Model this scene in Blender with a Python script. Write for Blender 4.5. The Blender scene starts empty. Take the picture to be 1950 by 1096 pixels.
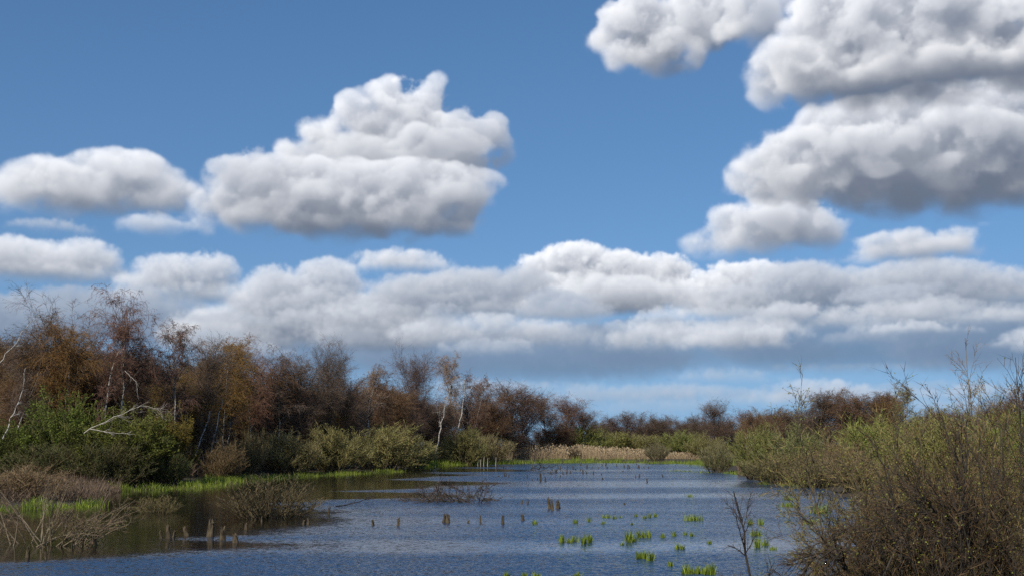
import bpy, math, random, time
import numpy as np
from mathutils import Vector
T0 = time.time()
SC = bpy.context.scene
COL = SC.collection
# ------------------------------------------------------------------ camera
F = 2091.0                      # focal length in photograph pixels (photo is 1950 px wide)
CX, CY = 975.0, 548.0
PITCH = math.atan(298.0 / F)
CAMZ = 3.5
cam_data = bpy.data.cameras.new('camera')
cam_data.sensor_width = 36.0
cam_data.lens = 36.0 * F / 1950.0
cam_data.clip_start = 0.1
cam_data.clip_end = 20000.0
cam = bpy.data.objects.new('camera', cam_data)
COL.objects.link(cam)
cam.location = (0, 0, CAMZ)
cam.rotation_euler = (math.pi / 2 + PITCH, 0, 0)
SC.camera = cam
# ------------------------------------------------------------------ light and exposure
SUN_EL = math.radians(41.0)
SUN_AZ = math.radians(-154.0)   # from the view axis (+Y) towards +X: the sun stands left, a little behind
sun_data = bpy.data.lights.new('sun', 'SUN')
sun_data.energy = 4.4
sun_data.angle = math.radians(0.53)
sun_data.color = (1.0, 0.93, 0.82)
sun = bpy.data.objects.new('sun', sun_data)
COL.objects.link(sun)
to_sun = Vector((math.sin(SUN_AZ) * math.cos(SUN_EL), math.cos(SUN_AZ) * math.cos(SUN_EL), math.sin(SUN_EL)))
sun.rotation_euler = to_sun.to_track_quat('Z', 'Y').to_euler()
sun.location = to_sun * 100
SC.view_settings.view_transform = 'Standard'
SC.view_settings.look = 'None'
SC.view_settings.exposure = 0.0
SC.view_settings.gamma = 1.0
SC.view_settings.use_curve_mapping = False
SC.cycles.use_denoising = False
SC.cycles.max_bounces = 6
SC.cycles.diffuse_bounces = 2
SC.cycles.glossy_bounces = 3
SC.cycles.transmission_bounces = 3
SC.cycles.transparent_max_bounces = 6
SC.cycles.caustics_reflective = False
SC.cycles.caustics_refractive = False

def ray(px, py):
    u = (px - CX) / F
    v = (CY - py) / F
    return u, math.cos(PITCH) - v * math.sin(PITCH), math.sin(PITCH) + v * math.cos(PITCH)
def at(px, py, Y):
    """point seen at photo pixel (px, py) at distance Y"""
    a, b, c = ray(px, py)
    t = Y / b
    return Vector((a * t, Y, CAMZ + c * t))
def ground(px, py, z=0.0):
    a, b, c = ray(px, py)
    t = (z - CAMZ) / c
    return Vector((a * t, b * t, z))
def azel(px, py):
    a, b, c = ray(px, py)
    return math.degrees(math.atan2(a, b)), math.degrees(math.asin(c / math.sqrt(a * a + b * b + c * c)))
# ------------------------------------------------------------------ sky: Nishita air with cumulus clouds lit by the same sun
SPD = 22.0                       # samples per degree of the cloud layer
AZW, ELH = 72.0, 60.0            # the layer covers 72 degrees and repeats round the horizon
NW, NH = int(AZW * SPD), int(ELH * SPD)
PXS = SPD * math.degrees(1.0) / F
rng = np.random.default_rng(7)
NB = 160
def band_noise(lam, seed):
    r = np.random.default_rng(seed)
    k = np.fft.fftfreq(NB)[:, None, None] ** 2 + np.fft.fftfreq(NB)[None, :, None] ** 2 + (np.fft.rfftfreq(NB) ** 2)[None, None, :]
    f0 = 1.0 / lam
    g = np.exp(-((np.sqrt(k) - f0) / (0.42 * f0)) ** 2).astype(np.float32)
    n = np.fft.irfftn(np.fft.rfftn(r.standard_normal((NB, NB, NB), dtype=np.float32)) * g, s=(NB, NB, NB)).astype(np.float32)
    return n / n.std()
LAMS = (56.0, 28.0, 14.0, 7.0, 3.6)
AMP = (0.105, 0.085, 0.085, 0.085, 0.08)
NOISE = [band_noise(l, 11 + i) for i, l in enumerate(LAMS)]
layer = np.zeros((NH, NW, 4), np.float32)      # premultiplied radiance + coverage
LDIR = np.array((-0.64, -0.22, 0.73))

def cloud(blobs, base, rough=(1, 1, 1, 1, 1), near=1.0, sig=0.085, soft=12.0, seed=0, sun_c=1.0, dark=1.0, flat=1.0, alpha=1.0, deg=False, wisp=0.9, depth=0.8, grow=4.0):
    """one cumulus: ellipsoids + billows in a voxel box that faces the camera, marched towards the sun and the eye"""
    B = []
    for (x, y, rx, ry) in blobs:
        if not deg:
            a, e = azel(x, y)
            x, y, rx, ry = a * SPD, e * SPD, rx * PXS, ry * PXS
        else:
            x, y, rx, ry = x * SPD, y * SPD, rx * SPD, ry * SPD
        B.append((x, y, rx, ry))
    zb = (azel(975, base)[1] if not deg else base) * SPD
    under = math.tan(math.radians(max(zb / SPD, 0))) * 1.15
    m = 26
    x0 = int(min(b[0] - b[2] for b in B)) - m
    x1 = int(max(b[0] + b[2] for b in B)) + m
    z1 = int(max(b[1] + b[3] for b in B)) + m
    z0 = int(max(zb - m, min(b[1] - b[3] for b in B) - m))
    nx, nz = x1 - x0, z1 - z0
    dmax = max(max(min(b[2], 2.2 * b[3]) for b in B) * depth, 6)
    nd = int(dmax * 2 / 2.0) + 8
    X = (x0 + np.arange(nx, dtype=np.float32))[None, :, None]
    Z = (z1 - np.arange(nz, dtype=np.float32))[:, None, None]
    D = ((np.arange(nd, dtype=np.float32) - nd / 2) * 2.0)[None, None, :]
    r = np.random.default_rng(seed)
    f = np.full((nz, nx, nd), -1e3, np.float32)
    for (x, y, rx, ry) in B:
        rd = min(rx, 2.2 * ry) * depth
        dd = r.uniform(-0.35, 0.35) * rd
        q = np.sqrt(((X - x) / rx) ** 2 + ((Z - y) / ry) ** 2 + ((D - dd) / rd) ** 2)
        np.maximum(f, (1.0 - q) * min(rx, ry) * 0.8, out=f)
    zz_ = np.arange(nz) + r.integers(NB)
    iz, ix, idd = zz_ % NB, (np.arange(nx) + r.integers(NB)) % NB, (np.arange(nd) * 2 + r.integers(NB)) % NB
    bil = np.zeros_like(f)
    wsp = np.zeros_like(f)
    for k, (lam, w) in enumerate(zip(LAMS, rough)):
        if w == 0:
            continue
        n = NOISE[k][np.ix_((zz_ * 13 // 10) % NB, ix, idd)] if k < 2 else NOISE[k][np.ix_(iz, ix, idd)]
        bil += (AMP[k] * w * lam) * (0.75 * np.clip(n, -0.8, 2.0) if k < 2 else np.abs(n) - 0.75)
        wsp += ((0.07, 0.07, 0.08, 0.11, 0.16)[k] * w * lam) * n
    mod = NOISE[0][np.ix_((zz_ * 3 // 5 + 40) % NB, (np.arange(nx) * 3 // 5 + 71) % NB, idd)]
    bil *= np.clip(0.85 + 0.55 * mod, 0.15, 1.7)
    f += (bil + wisp * wsp * np.clip(1.2 - 0.7 * mod, 0.4, 2.4)) * np.exp(np.minimum(f, 0) / 7.0) + grow
    hb = Z - zb - under * (D[..., -1:] - D)
    f = np.minimum(f, hb * 0.45 * flat + 0.35 * wsp)
    ht = np.clip((Z - zb) / max(z1 - m - zb, 1), 0, 1)
    rho = np.clip(f / (soft * (1.45 - 0.95 * ht)), 0, 1)
    rho *= rho * (3 - 2 * rho)
    del bil, f
    # light marched down through the box
    ds = 1.0 / LDIR[2]
    sx, sd = -LDIR[0] * ds, -LDIR[1] * ds / 2.0
    T = np.ones((nx, nd), np.float32)
    L = np.empty_like(rho)
    kx, fx = int(math.floor(sx)), sx - math.floor(sx)
    kd, fd = int(math.floor(sd)), sd - math.floor(sd)
    def sh(a, i, j):
        o = np.ones_like(a)
        o[i:, j:] = a[:a.shape[0] - i, :a.shape[1] - j]
        return o
    for i in range(nz):
        L[i] = T
        U = T * np.exp(-sig * 2.3 * ds * rho[i])
        T = (1 - fx) * (1 - fd) * sh(U, kx, kd) + fx * (1 - fd) * sh(U, kx + 1, kd) + (1 - fx) * fd * sh(U, kx, kd + 1) + fx * fd * sh(U, kx + 1, kd + 1)
    # light diffuses inside the cloud: soften it
    S_ = L.copy()
    for ax, k in ((0, 7), (1, 7), (2, 3), (0, 3), (1, 3)):
        S_ = (S_ + np.roll(S_, k, ax) + np.roll(S_, -k, ax)) / 3.0
    L = 0.27 * L + 0.73 * S_
    ext = rho * (sig * 1.15)
    tr = np.exp(-np.cumsum(ext, axis=2))
    wgt = np.concatenate([np.ones((nz, nx, 1), np.float32), tr[:, :, :-1]], axis=2) - tr
    lit = (wgt * (0.45 * L + 0.55 * L ** 0.22)).sum(axis=2)
    a = wgt.sum(axis=2)
    hrel = np.clip((Z[:, :, 0] - zb) / max(z1 - zb, 1), 0, 1)
    amb = a * (0.52 + 0.48 * hrel)
    sunc = np.array((1.04, 1.005, 0.95), np.float32) * sun_c
    ambc = np.array((0.215, 0.265, 0.365), np.float32) * dark
    rgb = lit[..., None] * sunc + amb[..., None] * ambc
    if near < 1.0:
        air = np.array((0.155, 0.255, 0.41), np.float32)
        rgb = rgb * near + air * a[..., None] * (1 - near)
    rgb *= alpha
    a = a * alpha
    # lay over the layer (wraps round in azimuth)
    rows = (NH - 1) - np.arange(z1, z0, -1)
    cols = (np.arange(x0, x1) + NW // 2) % NW
    ok = (rows >= 0) & (rows < NH)
    g = np.ix_(rows[ok], cols)
    old = layer[g]
    new = old * (1 - a[ok][..., None])
    new[..., :3] += rgb[ok]
    new[..., 3] += a[ok]
    layer[g] = new

FAR = (0.0, 0.55, 1.0, 1.0, 1.0)
MID = (0.6, 0.8, 0.75, 0.8, 0.9)
BIG = (0.9, 0.9, 0.9, 0.9, 0.9)
# thin far clouds just above the trees
cloud([(1130, 752, 55, 16), (1240, 752, 90, 18), (1180, 762, 60, 12)], 780, FAR, .45, seed=1, alpha=.55)
cloud([(1370, 720, 60, 14), (1440, 728, 50, 9)], 740, FAR, .5, seed=2, alpha=.6)
cloud([(1560, 748, 70, 20), (1500, 758, 60, 14), (1620, 752, 50, 14)], 785, FAR, .62, seed=3, alpha=.8)
cloud([(1700, 705, 190, 10), (1850, 700, 150, 12)], 720, FAR, .5, seed=4, alpha=.6)
cloud([(1330, 770, 120, 9), (1000, 740, 90, 9)], 785, FAR, .45, seed=44, alpha=.4)
cloud([(1010, 762, 70, 9), (900, 735, 80, 8)], 775, FAR, .5, seed=45, alpha=.5)
cloud([(1760, 760, 90, 13), (1860, 752, 80, 12)], 778, FAR, .55, seed=46, alpha=.6)
cloud([(1400, 762, 70, 10), (1330, 748, 40, 9)], 776, FAR, .5, seed=47, alpha=.5)
for k in range(9):
    rk = random.Random(300 + k)
    x, y = 880 + k * 125 + rk.uniform(-40, 40), rk.uniform(728, 785)
    cloud([(x, y, rk.uniform(60, 130), rk.uniform(7, 13)), (x + rk.uniform(-80, 80), y - 5, rk.uniform(40, 80), rk.uniform(6, 13))], y + 18, FAR, .4, seed=310 + k, alpha=rk.uniform(.25, .55), soft=9)
# the long bank: broad grey mass with a flat dark base
for k, (bl, bs, al) in enumerate((([(500, 670, 150, 34), (640, 650, 150, 50), (760, 665, 140, 40)], 716, .8), ([(830, 660, 150, 48), (960, 668, 170, 44), (1080, 660, 150, 50), (1190, 672, 130, 34)], 728, .92), ([(1230, 640, 150, 44), (1360, 650, 150, 44), (1460, 660, 120, 30)], 706, .75), ([(1520, 630, 160, 55), (1660, 640, 170, 56), (1800, 625, 170, 62)], 712, .85), ([(1860, 640, 150, 50), (1990, 630, 170, 62), (2140, 640, 160, 55)], 722, .85))):
    bl = [(x, y + 16, rx, ry + 4) for x, y, rx, ry in bl]
    cloud(bl, bs + 24, FAR, .18, seed=5 + 200 * k, sun_c=.6, dark=.8, soft=13, flat=.6, alpha=al)
cloud([(200, 600, 180, 45), (60, 610, 150, 45), (-120, 600, 150, 50), (380, 640, 160, 45)], 690, FAR, .45, seed=6, sun_c=.7)
cloud([(450, 640, 130, 55), (560, 590, 130, 65), (620, 545, 70, 50), (520, 560, 60, 50), (700, 620, 150, 60)], 690, FAR, .78, seed=7, sun_c=.95)
# white tower behind
cloud([(1095, 497, 62, 32), (1040, 512, 50, 26), (1155, 515, 80, 34), (1235, 530, 75, 38), (1270, 520, 45, 30), (1130, 560, 150, 50)], 620, FAR, .92, seed=8, sun_c=1.12, sig=.2)
cloud([(1400, 530, 60, 24), (1360, 545, 55, 24), (1440, 525, 45, 22), (1380, 575, 90, 30)], 620, FAR, .9, seed=9, sun_c=1.12, sig=.2)
# bank, front ranks
cloud([(900, 560, 130, 45), (800, 570, 110, 45), (1000, 550, 60, 42), (940, 600, 160, 40)], 630, FAR, .72, seed=10, sun_c=.82)
cloud([(1170, 570, 130, 42), (1250, 575, 90, 40), (1090, 585, 90, 36)], 610, FAR, .85, seed=11, sun_c=.95)
cloud([(1520, 545, 90, 42), (1620, 560, 150, 42), (1760, 545, 130, 45), (1850, 560, 120, 45), (1440, 580, 110, 42), (1950, 560, 90, 35)], 630, FAR, .7, seed=12, sun_c=.85)
cloud([(860, 640, 110, 32), (1010, 640, 110, 30), (930, 625, 70, 25)], 672, FAR, .7, seed=13, sun_c=.95)
cloud([(1280, 645, 110, 28), (1360, 640, 90, 25), (1440, 632, 80, 22), (1220, 655, 60, 18)], 678, FAR, .75, seed=14, sun_c=1.0)
cloud([(1500, 600, 60, 20), (1600, 610, 80, 20), (1720, 600, 90, 25), (1850, 620, 80, 28), (1920, 610, 60, 24)], 648, FAR, .72, seed=15, sun_c=.92)
cloud([(760, 505, 80, 26), (700, 518, 45, 18), (820, 515, 45, 20)], 536, FAR, .85, seed=16, sun_c=1.0)
rb = random.Random(5)
for i in range(30):
    x, y = rb.uniform(380, 2040), rb.uniform(560, 672)
    w, h = rb.uniform(28, 75), rb.uniform(10, 24)
    cloud([(x, y, w, h), (x + rb.uniform(-1, 1) * w, y + rb.uniform(-.4, .8) * h, w * .7, h * .8), (x + rb.uniform(-1, 1) * w, y + rb.uniform(0, .9) * h, w * .8, h * .6)], y + h * 1.5, FAR, rb.uniform(.3, .75), seed=100 + i, sun_c=rb.uniform(.7, 1.15), alpha=rb.uniform(.4, .95), soft=8)
# left, low
cloud([(60, 512, 110, 42), (160, 497, 52, 33), (0, 495, 70, 36), (-90, 500, 80, 40), (80, 530, 140, 36)], 578, FAR, .86, seed=17, sun_c=1.0, grow=6)
cloud([(330, 528, 72, 38), (400, 522, 50, 36), (272, 545, 48, 30), (350, 570, 110, 36)], 604, FAR, .82, seed=18, sun_c=1.0)
cloud([(90, 446, 62, 20), (130, 450, 40, 16)], 486, FAR, .7, seed=19, alpha=.7, sun_c=.8)
# middle height
cloud([(310, 436, 58, 24), (345, 440, 34, 18)], 480, MID, .85, seed=20, alpha=.75, sig=.08, grow=5)
cloud([(120, 365, 105, 48), (235, 345, 85, 44), (170, 338, 60, 32), (295, 372, 62, 36), (40, 388, 52, 30), (260, 322, 30, 24)], 462, MID, .95, seed=21, grow=8)
cloud([(1470, 428, 100, 42), (1420, 462, 90, 34), (1550, 438, 55, 42), (1380, 478, 55, 22)], 518, MID, .93, seed=22, grow=6)
cloud([(1740, 478, 90, 34), (1670, 505, 60, 20), (1800, 465, 50, 22)], 536, MID, .85, seed=23, sun_c=.9, grow=5)
cloud([(1870, 450, 40, 14)], 468, MID, .7, seed=24, alpha=.4, sig=.1)
# the large cloud left of the middle
cloud([(755, 205, 75, 50), (700, 232, 75, 48), (828, 202, 30, 42), (640, 262, 72, 36), (790, 250, 90, 46), (585, 290, 50, 24), (720, 275, 120, 40)], 350, BIG, .98, seed=25, sun_c=1.08)
cloud([(900, 262, 64, 46), (838, 292, 110, 50), (720, 318, 150, 50), (620, 330, 100, 38), (545, 335, 60, 24), (940, 285, 30, 26)], 400, BIG, .97, seed=26, sun_c=.8, grow=5)
cloud([(520, 380, 110, 75), (450, 400, 75, 56), (445, 345, 52, 40), (478, 315, 20, 26), (640, 385, 165, 75), (775, 385, 140, 75), (870, 360, 70, 36), (620, 430, 200, 46), (750, 425, 140, 40)], 486, BIG, .97, seed=27, sun_c=.86, grow=5)
# right, high
cloud([(1230, 50, 90, 62), (1330, 35, 85, 55), (1165, 75, 45, 26), (1250, 100, 85, 46)], 196, BIG, 1., seed=28, sig=.11, grow=5)
cloud([(1440, 30, 66, 48), (1400, 60, 45, 36)], 140, BIG, 1., seed=29, sig=.09, alpha=.9)
cloud([(1830, 270, 150, 95), (1690, 290, 180, 80), (1560, 315, 140, 70), (1640, 245, 110, 52), (1480, 345, 80, 40), (1820, 370, 150, 60), (1960, 300, 130, 95), (1740, 220, 90, 45), (1900, 190, 60, 50), (1700, 350, 150, 50)], 470, BIG, .97, seed=30, grow=5)
cloud([(1700, 55, 195, 95), (1560, 130, 120, 68), (1850, 80, 130, 80), (1620, 45, 110, 80), (1970, 100, 110, 70), (1760, 140, 190, 72), (1500, 160, 66, 44), (1720, 165, 190, 60)], 292, BIG, 1., seed=31, grow=6)
# above and beside the frame the same scattered cumulus goes on
for i, (a, e, w, h) in enumerate(((-34, 17, 3.2, 1.5), (32, 14, 4.2, 2.0), (-14, 42, 5.0, 2.2), (31, 37, 5.2, 2.4), (12, 53, 5.5, 2.4))):
    r_ = random.Random(i)
    cloud([(a + r_.uniform(-.5, .5) * w, e + r_.uniform(-.35, .45) * h, w * r_.uniform(.35, .6), h * r_.uniform(.5, .8)) for k in range(6)], e - .7 * h, BIG, 1., seed=40 + i, deg=True)
layer[:24, :] *= np.linspace(0, 1, 24, dtype=np.float32)[:, None, None]
img = bpy.data.images.new('cloud_layer', NW, NH, alpha=True, float_buffer=True)
img.colorspace_settings.name = 'Non-Color'
img.alpha_mode = 'CHANNEL_PACKED'
img.pixels.foreach_set(np.ascontiguousarray(layer[::-1]).ravel())
img.update()
img.pack()
del NOISE, layer

world = bpy.data.worlds.new('World')
SC.world = world
world.use_nodes = True
wn, wl = world.node_tree.nodes, world.node_tree.links
wn.clear()
def wnode(t, **kw):
    n = wn.new(t)
    for k, v in kw.items():
        setattr(n, k, v)
    return n
def wmath(op, a, b=None):
    n = wnode('ShaderNodeMath', operation=op)
    for i, v in enumerate((a, b)):
        if v is None:
            continue
        if isinstance(v, (int, float)):
            n.inputs[i].default_value = v
        else:
            wl.new(v, n.inputs[i])
    return n.outputs[0]
SKY_STRENGTH = 0.09
tc = wnode('ShaderNodeTexCoord')
sep = wnode('ShaderNodeSeparateXYZ')
wl.new(tc.outputs['Generated'], sep.inputs[0])
az = wmath('ARCTAN2', sep.outputs[0], sep.outputs[1])
el = wmath('ARCSINE', sep.outputs[2])
u = wmath('ADD', wmath('MULTIPLY', az, math.degrees(1) / AZW), 0.5)
v = wmath('MULTIPLY', el, math.degrees(1) / ELH)
inb = wmath('MULTIPLY', wmath('GREATER_THAN', v, 0.0), wmath('LESS_THAN', v, 0.999))
cmb = wnode('ShaderNodeCombineXYZ')
wl.new(u, cmb.inputs[0]); wl.new(v, cmb.inputs[1])
it = wnode('ShaderNodeTexImage', image=img, interpolation='Cubic', extension='REPEAT')
wl.new(cmb.outputs[0], it.inputs[0])
sky = wnode('ShaderNodeTexSky', sky_type='NISHITA', sun_disc=False)
sky.sun_elevation = SUN_EL
sky.sun_rotation = SUN_AZ
sky.air_density = 1.0
sky.dust_density = 0.1
sky.ozone_density = 2.0
gam = wnode('ShaderNodeHueSaturation')
gam.inputs['Hue'].default_value = 0.5
gam.inputs['Saturation'].default_value = 1.2
gam.inputs['Value'].default_value = 1.3
wl.new(sky.outputs[0], gam.inputs['Color'])
lift = wnode('ShaderNodeCombineXYZ')
wl.new(sep.outputs[0], lift.inputs[0]); wl.new(sep.outputs[1], lift.inputs[1])
wl.new(wmath('ADD', wmath('MULTIPLY', wmath('MAXIMUM', sep.outputs[2], 0.0), 0.74), 0.165), lift.inputs[2])
nrm = wnode('ShaderNodeVectorMath', operation='NORMALIZE')
wl.new(lift.outputs[0], nrm.inputs[0]); wl.new(nrm.outputs[0], sky.inputs['Vector'])
# pale air low over the land
hz_ = wnode('ShaderNodeMapRange', interpolation_type='SMOOTHSTEP')
wl.new(sep.outputs[2], hz_.inputs[0])
for i_, v_ in ((1, 0.0), (2, 0.2), (3, 0.6), (4, 0.0)):
    hz_.inputs[i_].default_value = v_
air_ = wnode('ShaderNodeMix', data_type='RGBA')
wl.new(hz_.outputs[0], air_.inputs[0]); wl.new(gam.outputs[0], air_.inputs[6])
air_.inputs[7].default_value = (0.235 / SKY_STRENGTH, 0.395 / SKY_STRENGTH, 0.58 / SKY_STRENGTH, 1)
cov = wmath('MULTIPLY', it.outputs['Alpha'], inb)
keep = wmath('SUBTRACT', 1.0, cov)
s1 = wnode('ShaderNodeVectorMath', operation='SCALE')
wl.new(air_.outputs[2], s1.inputs[0]); wl.new(keep, s1.inputs['Scale'])
s2 = wnode('ShaderNodeVectorMath', operation='SCALE')
wl.new(it.outputs['Color'], s2.inputs[0]); wl.new(wmath('MULTIPLY', inb, 1.0 / SKY_STRENGTH), s2.inputs['Scale'])
ad = wnode('ShaderNodeVectorMath', operation='ADD')
wl.new(s1.outputs[0], ad.inputs[0]); wl.new(s2.outputs[0], ad.inputs[1])
bg = wnode('ShaderNodeBackground')
bg.inputs['Strength'].default_value = SKY_STRENGTH
wl.new(ad.outputs[0], bg.inputs['Color'])
wo = wnode('ShaderNodeOutputWorld')
wl.new(bg.outputs[0], wo.inputs['Surface'])
world.cycles.sampling_method = 'MANUAL'
world.cycles.sample_map_resolution = 512
print('sky', time.time() - T0)
# ------------------------------------------------------------------ helpers
def tag(o, label=None, category=None, group=None, kind=None):
    for k, v in (('label', label), ('category', category), ('group', group), ('kind', kind)):
        if v is not None:
            o[k] = v
    return o
def link(name, data, parent=None):
    o = bpy.data.objects.new(name, data)
    COL.objects.link(o)
    if parent is not None:
        o.parent = parent
    return o
def thing(name, loc, label, category, group=None, rz=0.0, scale=(1, 1, 1)):
    o = link(name, None)
    o.empty_display_size = 0.2
    o.location = loc
    o.rotation_euler = (0, 0, rz)
    o.scale = scale
    return tag(o, label, category, group)
class Mesh:
    """collects triangles and quads in numpy arrays"""
    def __init__(self):
        self.v, self.t, self.q, self.n = [], [], [], 0
    def add(self, v, tri=None, quad=None):
        v = np.asarray(v, np.float32).reshape(-1, 3)
        if tri is not None:
            self.t.append(np.asarray(tri, np.int32).reshape(-1, 3) + self.n)
        if quad is not None:
            self.q.append(np.asarray(quad, np.int32).reshape(-1, 4) + self.n)
        self.v.append(v)
        self.n += len(v)
    def build(self, name, mat, smooth=False):
        v = np.concatenate(self.v)
        t = np.concatenate(self.t) if self.t else np.zeros((0, 3), np.int32)
        q = np.concatenate(self.q) if self.q else np.zeros((0, 4), np.int32)
        me = bpy.data.meshes.new(name)
        me.vertices.add(len(v))
        me.vertices.foreach_set('co', v.ravel())
        me.loops.add(t.size + q.size)
        me.loops.foreach_set('vertex_index', np.concatenate([t.ravel(), q.ravel()]))
        me.polygons.add(len(t) + len(q))
        st = np.concatenate([np.arange(len(t)) * 3, t.size + np.arange(len(q)) * 4]).astype(np.int32)
        me.polygons.foreach_set('loop_start', st)
        me.polygons.foreach_set('loop_total', np.concatenate([np.full(len(t), 3), np.full(len(q), 4)]).astype(np.int32))
        if smooth:
            me.polygons.foreach_set('use_smooth', np.ones(len(t) + len(q), bool))
        me.update(calc_edges=True)
        me.materials.append(mat)
        return me
def unit(a):
    return a / np.maximum(np.linalg.norm(a, axis=-1, keepdims=True), 1e-9)
def perp(d, r):
    """random unit vectors at right angles to d"""
    return unit(np.cross(d, r.standard_normal(d.shape)))
def curves(p0, d, L, bend, K, r, wob=0.0):
    """N curved branches with K points each"""
    t = np.linspace(0, 1, K)[None, :, None]
    L = np.asarray(L)[:, None, None]
    p = p0[:, None, :] + d[:, None, :] * L * t + bend[:, None, :] * L * t * t
    if wob:
        j = r.standard_normal((len(p0), K, 3)) * wob * L / K
        j[:, 0] = 0
        p = p + np.cumsum(j, axis=1)
    return p
def tubes(m, p, r0, r1, sides=5, power=1.0):
    N, K = p.shape[:2]
    tg = unit(np.gradient(p, axis=1))
    ref = np.where(np.abs(tg[:, :1, 2:3]) > 0.9, np.array([[[1.0, 0, 0]]]), np.array([[[0, 0, 1.0]]]))
    a = unit(np.cross(tg, np.broadcast_to(ref, tg.shape)))
    b = np.cross(tg, a)
    s = np.linspace(0, 1, K)[None, :] ** power
    rad = (np.asarray(r0)[:, None] * (1 - s) + np.asarray(r1)[:, None] * s)[:, :, None, None]
    an = np.arange(sides) * 2 * math.pi / sides
    v = p[:, :, None, :] + rad * (a[:, :, None, :] * np.cos(an)[None, None, :, None] + b[:, :, None, :] * np.sin(an)[None, None, :, None])
    idx = np.arange(N * K * sides).reshape(N, K, sides)
    n1 = np.roll(idx, -1, axis=2)
    quad = np.stack([idx[:, :-1], n1[:, :-1], n1[:, 1:], idx[:, 1:]], axis=-1)
    m.add(v, quad=quad)
def slivers(m, p0, tip, w, r):
    """thin twigs: one narrow triangle each"""
    s = perp(unit(tip - p0), r) * (np.asarray(w)[:, None] * 0.5)
    v = np.stack([p0 - s, p0 + s, tip], axis=1)
    m.add(v, tri=np.arange(len(p0) * 3).reshape(-1, 3))
def ribbons(m, p, w0, w1, r, side=None):
    N, K = p.shape[:2]
    if side is None:
        side = perp(unit(p[:, -1] - p[:, 0]), r)
    s = np.linspace(0, 1, K)[None, :, None]
    w = (np.asarray(w0)[:, None, None] * (1 - s) + np.asarray(w1)[:, None, None] * s) * 0.5
    v = np.stack([p - side[:, None] * w, p + side[:, None] * w], axis=2)
    idx = np.arange(N * K * 2).reshape(N, K, 2)
    m.add(v, quad=np.stack([idx[:, :-1, 0], idx[:, :-1, 1], idx[:, 1:, 1], idx[:, 1:, 0]], axis=-1))
def leaves(m, p, size, r, up=0.3):
    """small pointed leaves: a folded pair of triangles each"""
    d = unit(r.standard_normal(p.shape) + np.array([0, 0, up]))
    s = perp(d, r)
    L = np.asarray(size)[:, None]
    v = np.stack([p, p + d * L * 0.5 + s * L * 0.28, p + d * L, p + d * L * 0.5 - s * L * 0.28], axis=1)
    i = np.arange(len(p))[:, None] * 4
    m.add(v, tri=np.concatenate([i + [[0, 1, 2]], i + [[0, 2, 3]]]))
def offshoots(p, M, tmin, tmax, amin, amax, r):
    """M children per curve: start points, directions, parent index, place along the parent"""
    N, K = p.shape[:2]
    par = np.repeat(np.arange(N), M)
    t = r.uniform(tmin, tmax, N * M)
    k = np.minimum((t * (K - 1)).astype(int), K - 2)
    f = (t * (K - 1) - k)[:, None]
    a, b = p[par, k], p[par, k + 1]
    tg = unit(b - a)
    an = np.radians(r.uniform(amin, amax, N * M))[:, None]
    return a * (1 - f) + b * f, unit(tg * np.cos(an) + perp(tg, r) * np.sin(an)), par, t

# ------------------------------------------------------------------ materials
def material(name):
    m = bpy.data.materials.new(name)
    m.use_nodes = True
    nt = m.node_tree
    nt.nodes.clear()
    out = nt.nodes.new('ShaderNodeOutputMaterial')
    return m, nt, out
def nd(nt, t, ins=None, **kw):
    n = nt.nodes.new(t)
    for k, v in kw.items():
        setattr(n, k, v)
    for k, v in (ins or {}).items():
        if hasattr(v, 'is_linked') or hasattr(v, 'links'):
            nt.links.new(v, n.inputs[k])
        else:
            n.inputs[k].default_value = v
    return n
def mix(nt, fac, a, b, blend='MIX'):
    n = nt.nodes.new('ShaderNodeMix')
    n.data_type = 'RGBA'
    n.blend_type = blend
    for i, v in ((0, fac), (6, a), (7, b)):
        if hasattr(v, 'links'):
            nt.links.new(v, n.inputs[i])
        elif i == 0:
            n.inputs[0].default_value = v
        else:
            n.inputs[i].default_value = (*v, 1)
    return n.outputs[2]
def ramp(nt, fac, stops):
    n = nt.nodes.new('ShaderNodeValToRGB')
    nt.links.new(fac, n.inputs[0])
    e = n.color_ramp.elements
    while len(e) < len(stops):
        e.new(0.5)
    for x, (p, c) in zip(e, stops):
        x.position = p
        x.color = (*c, 1) if len(c) == 3 else c
    return n.outputs[0]
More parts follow.
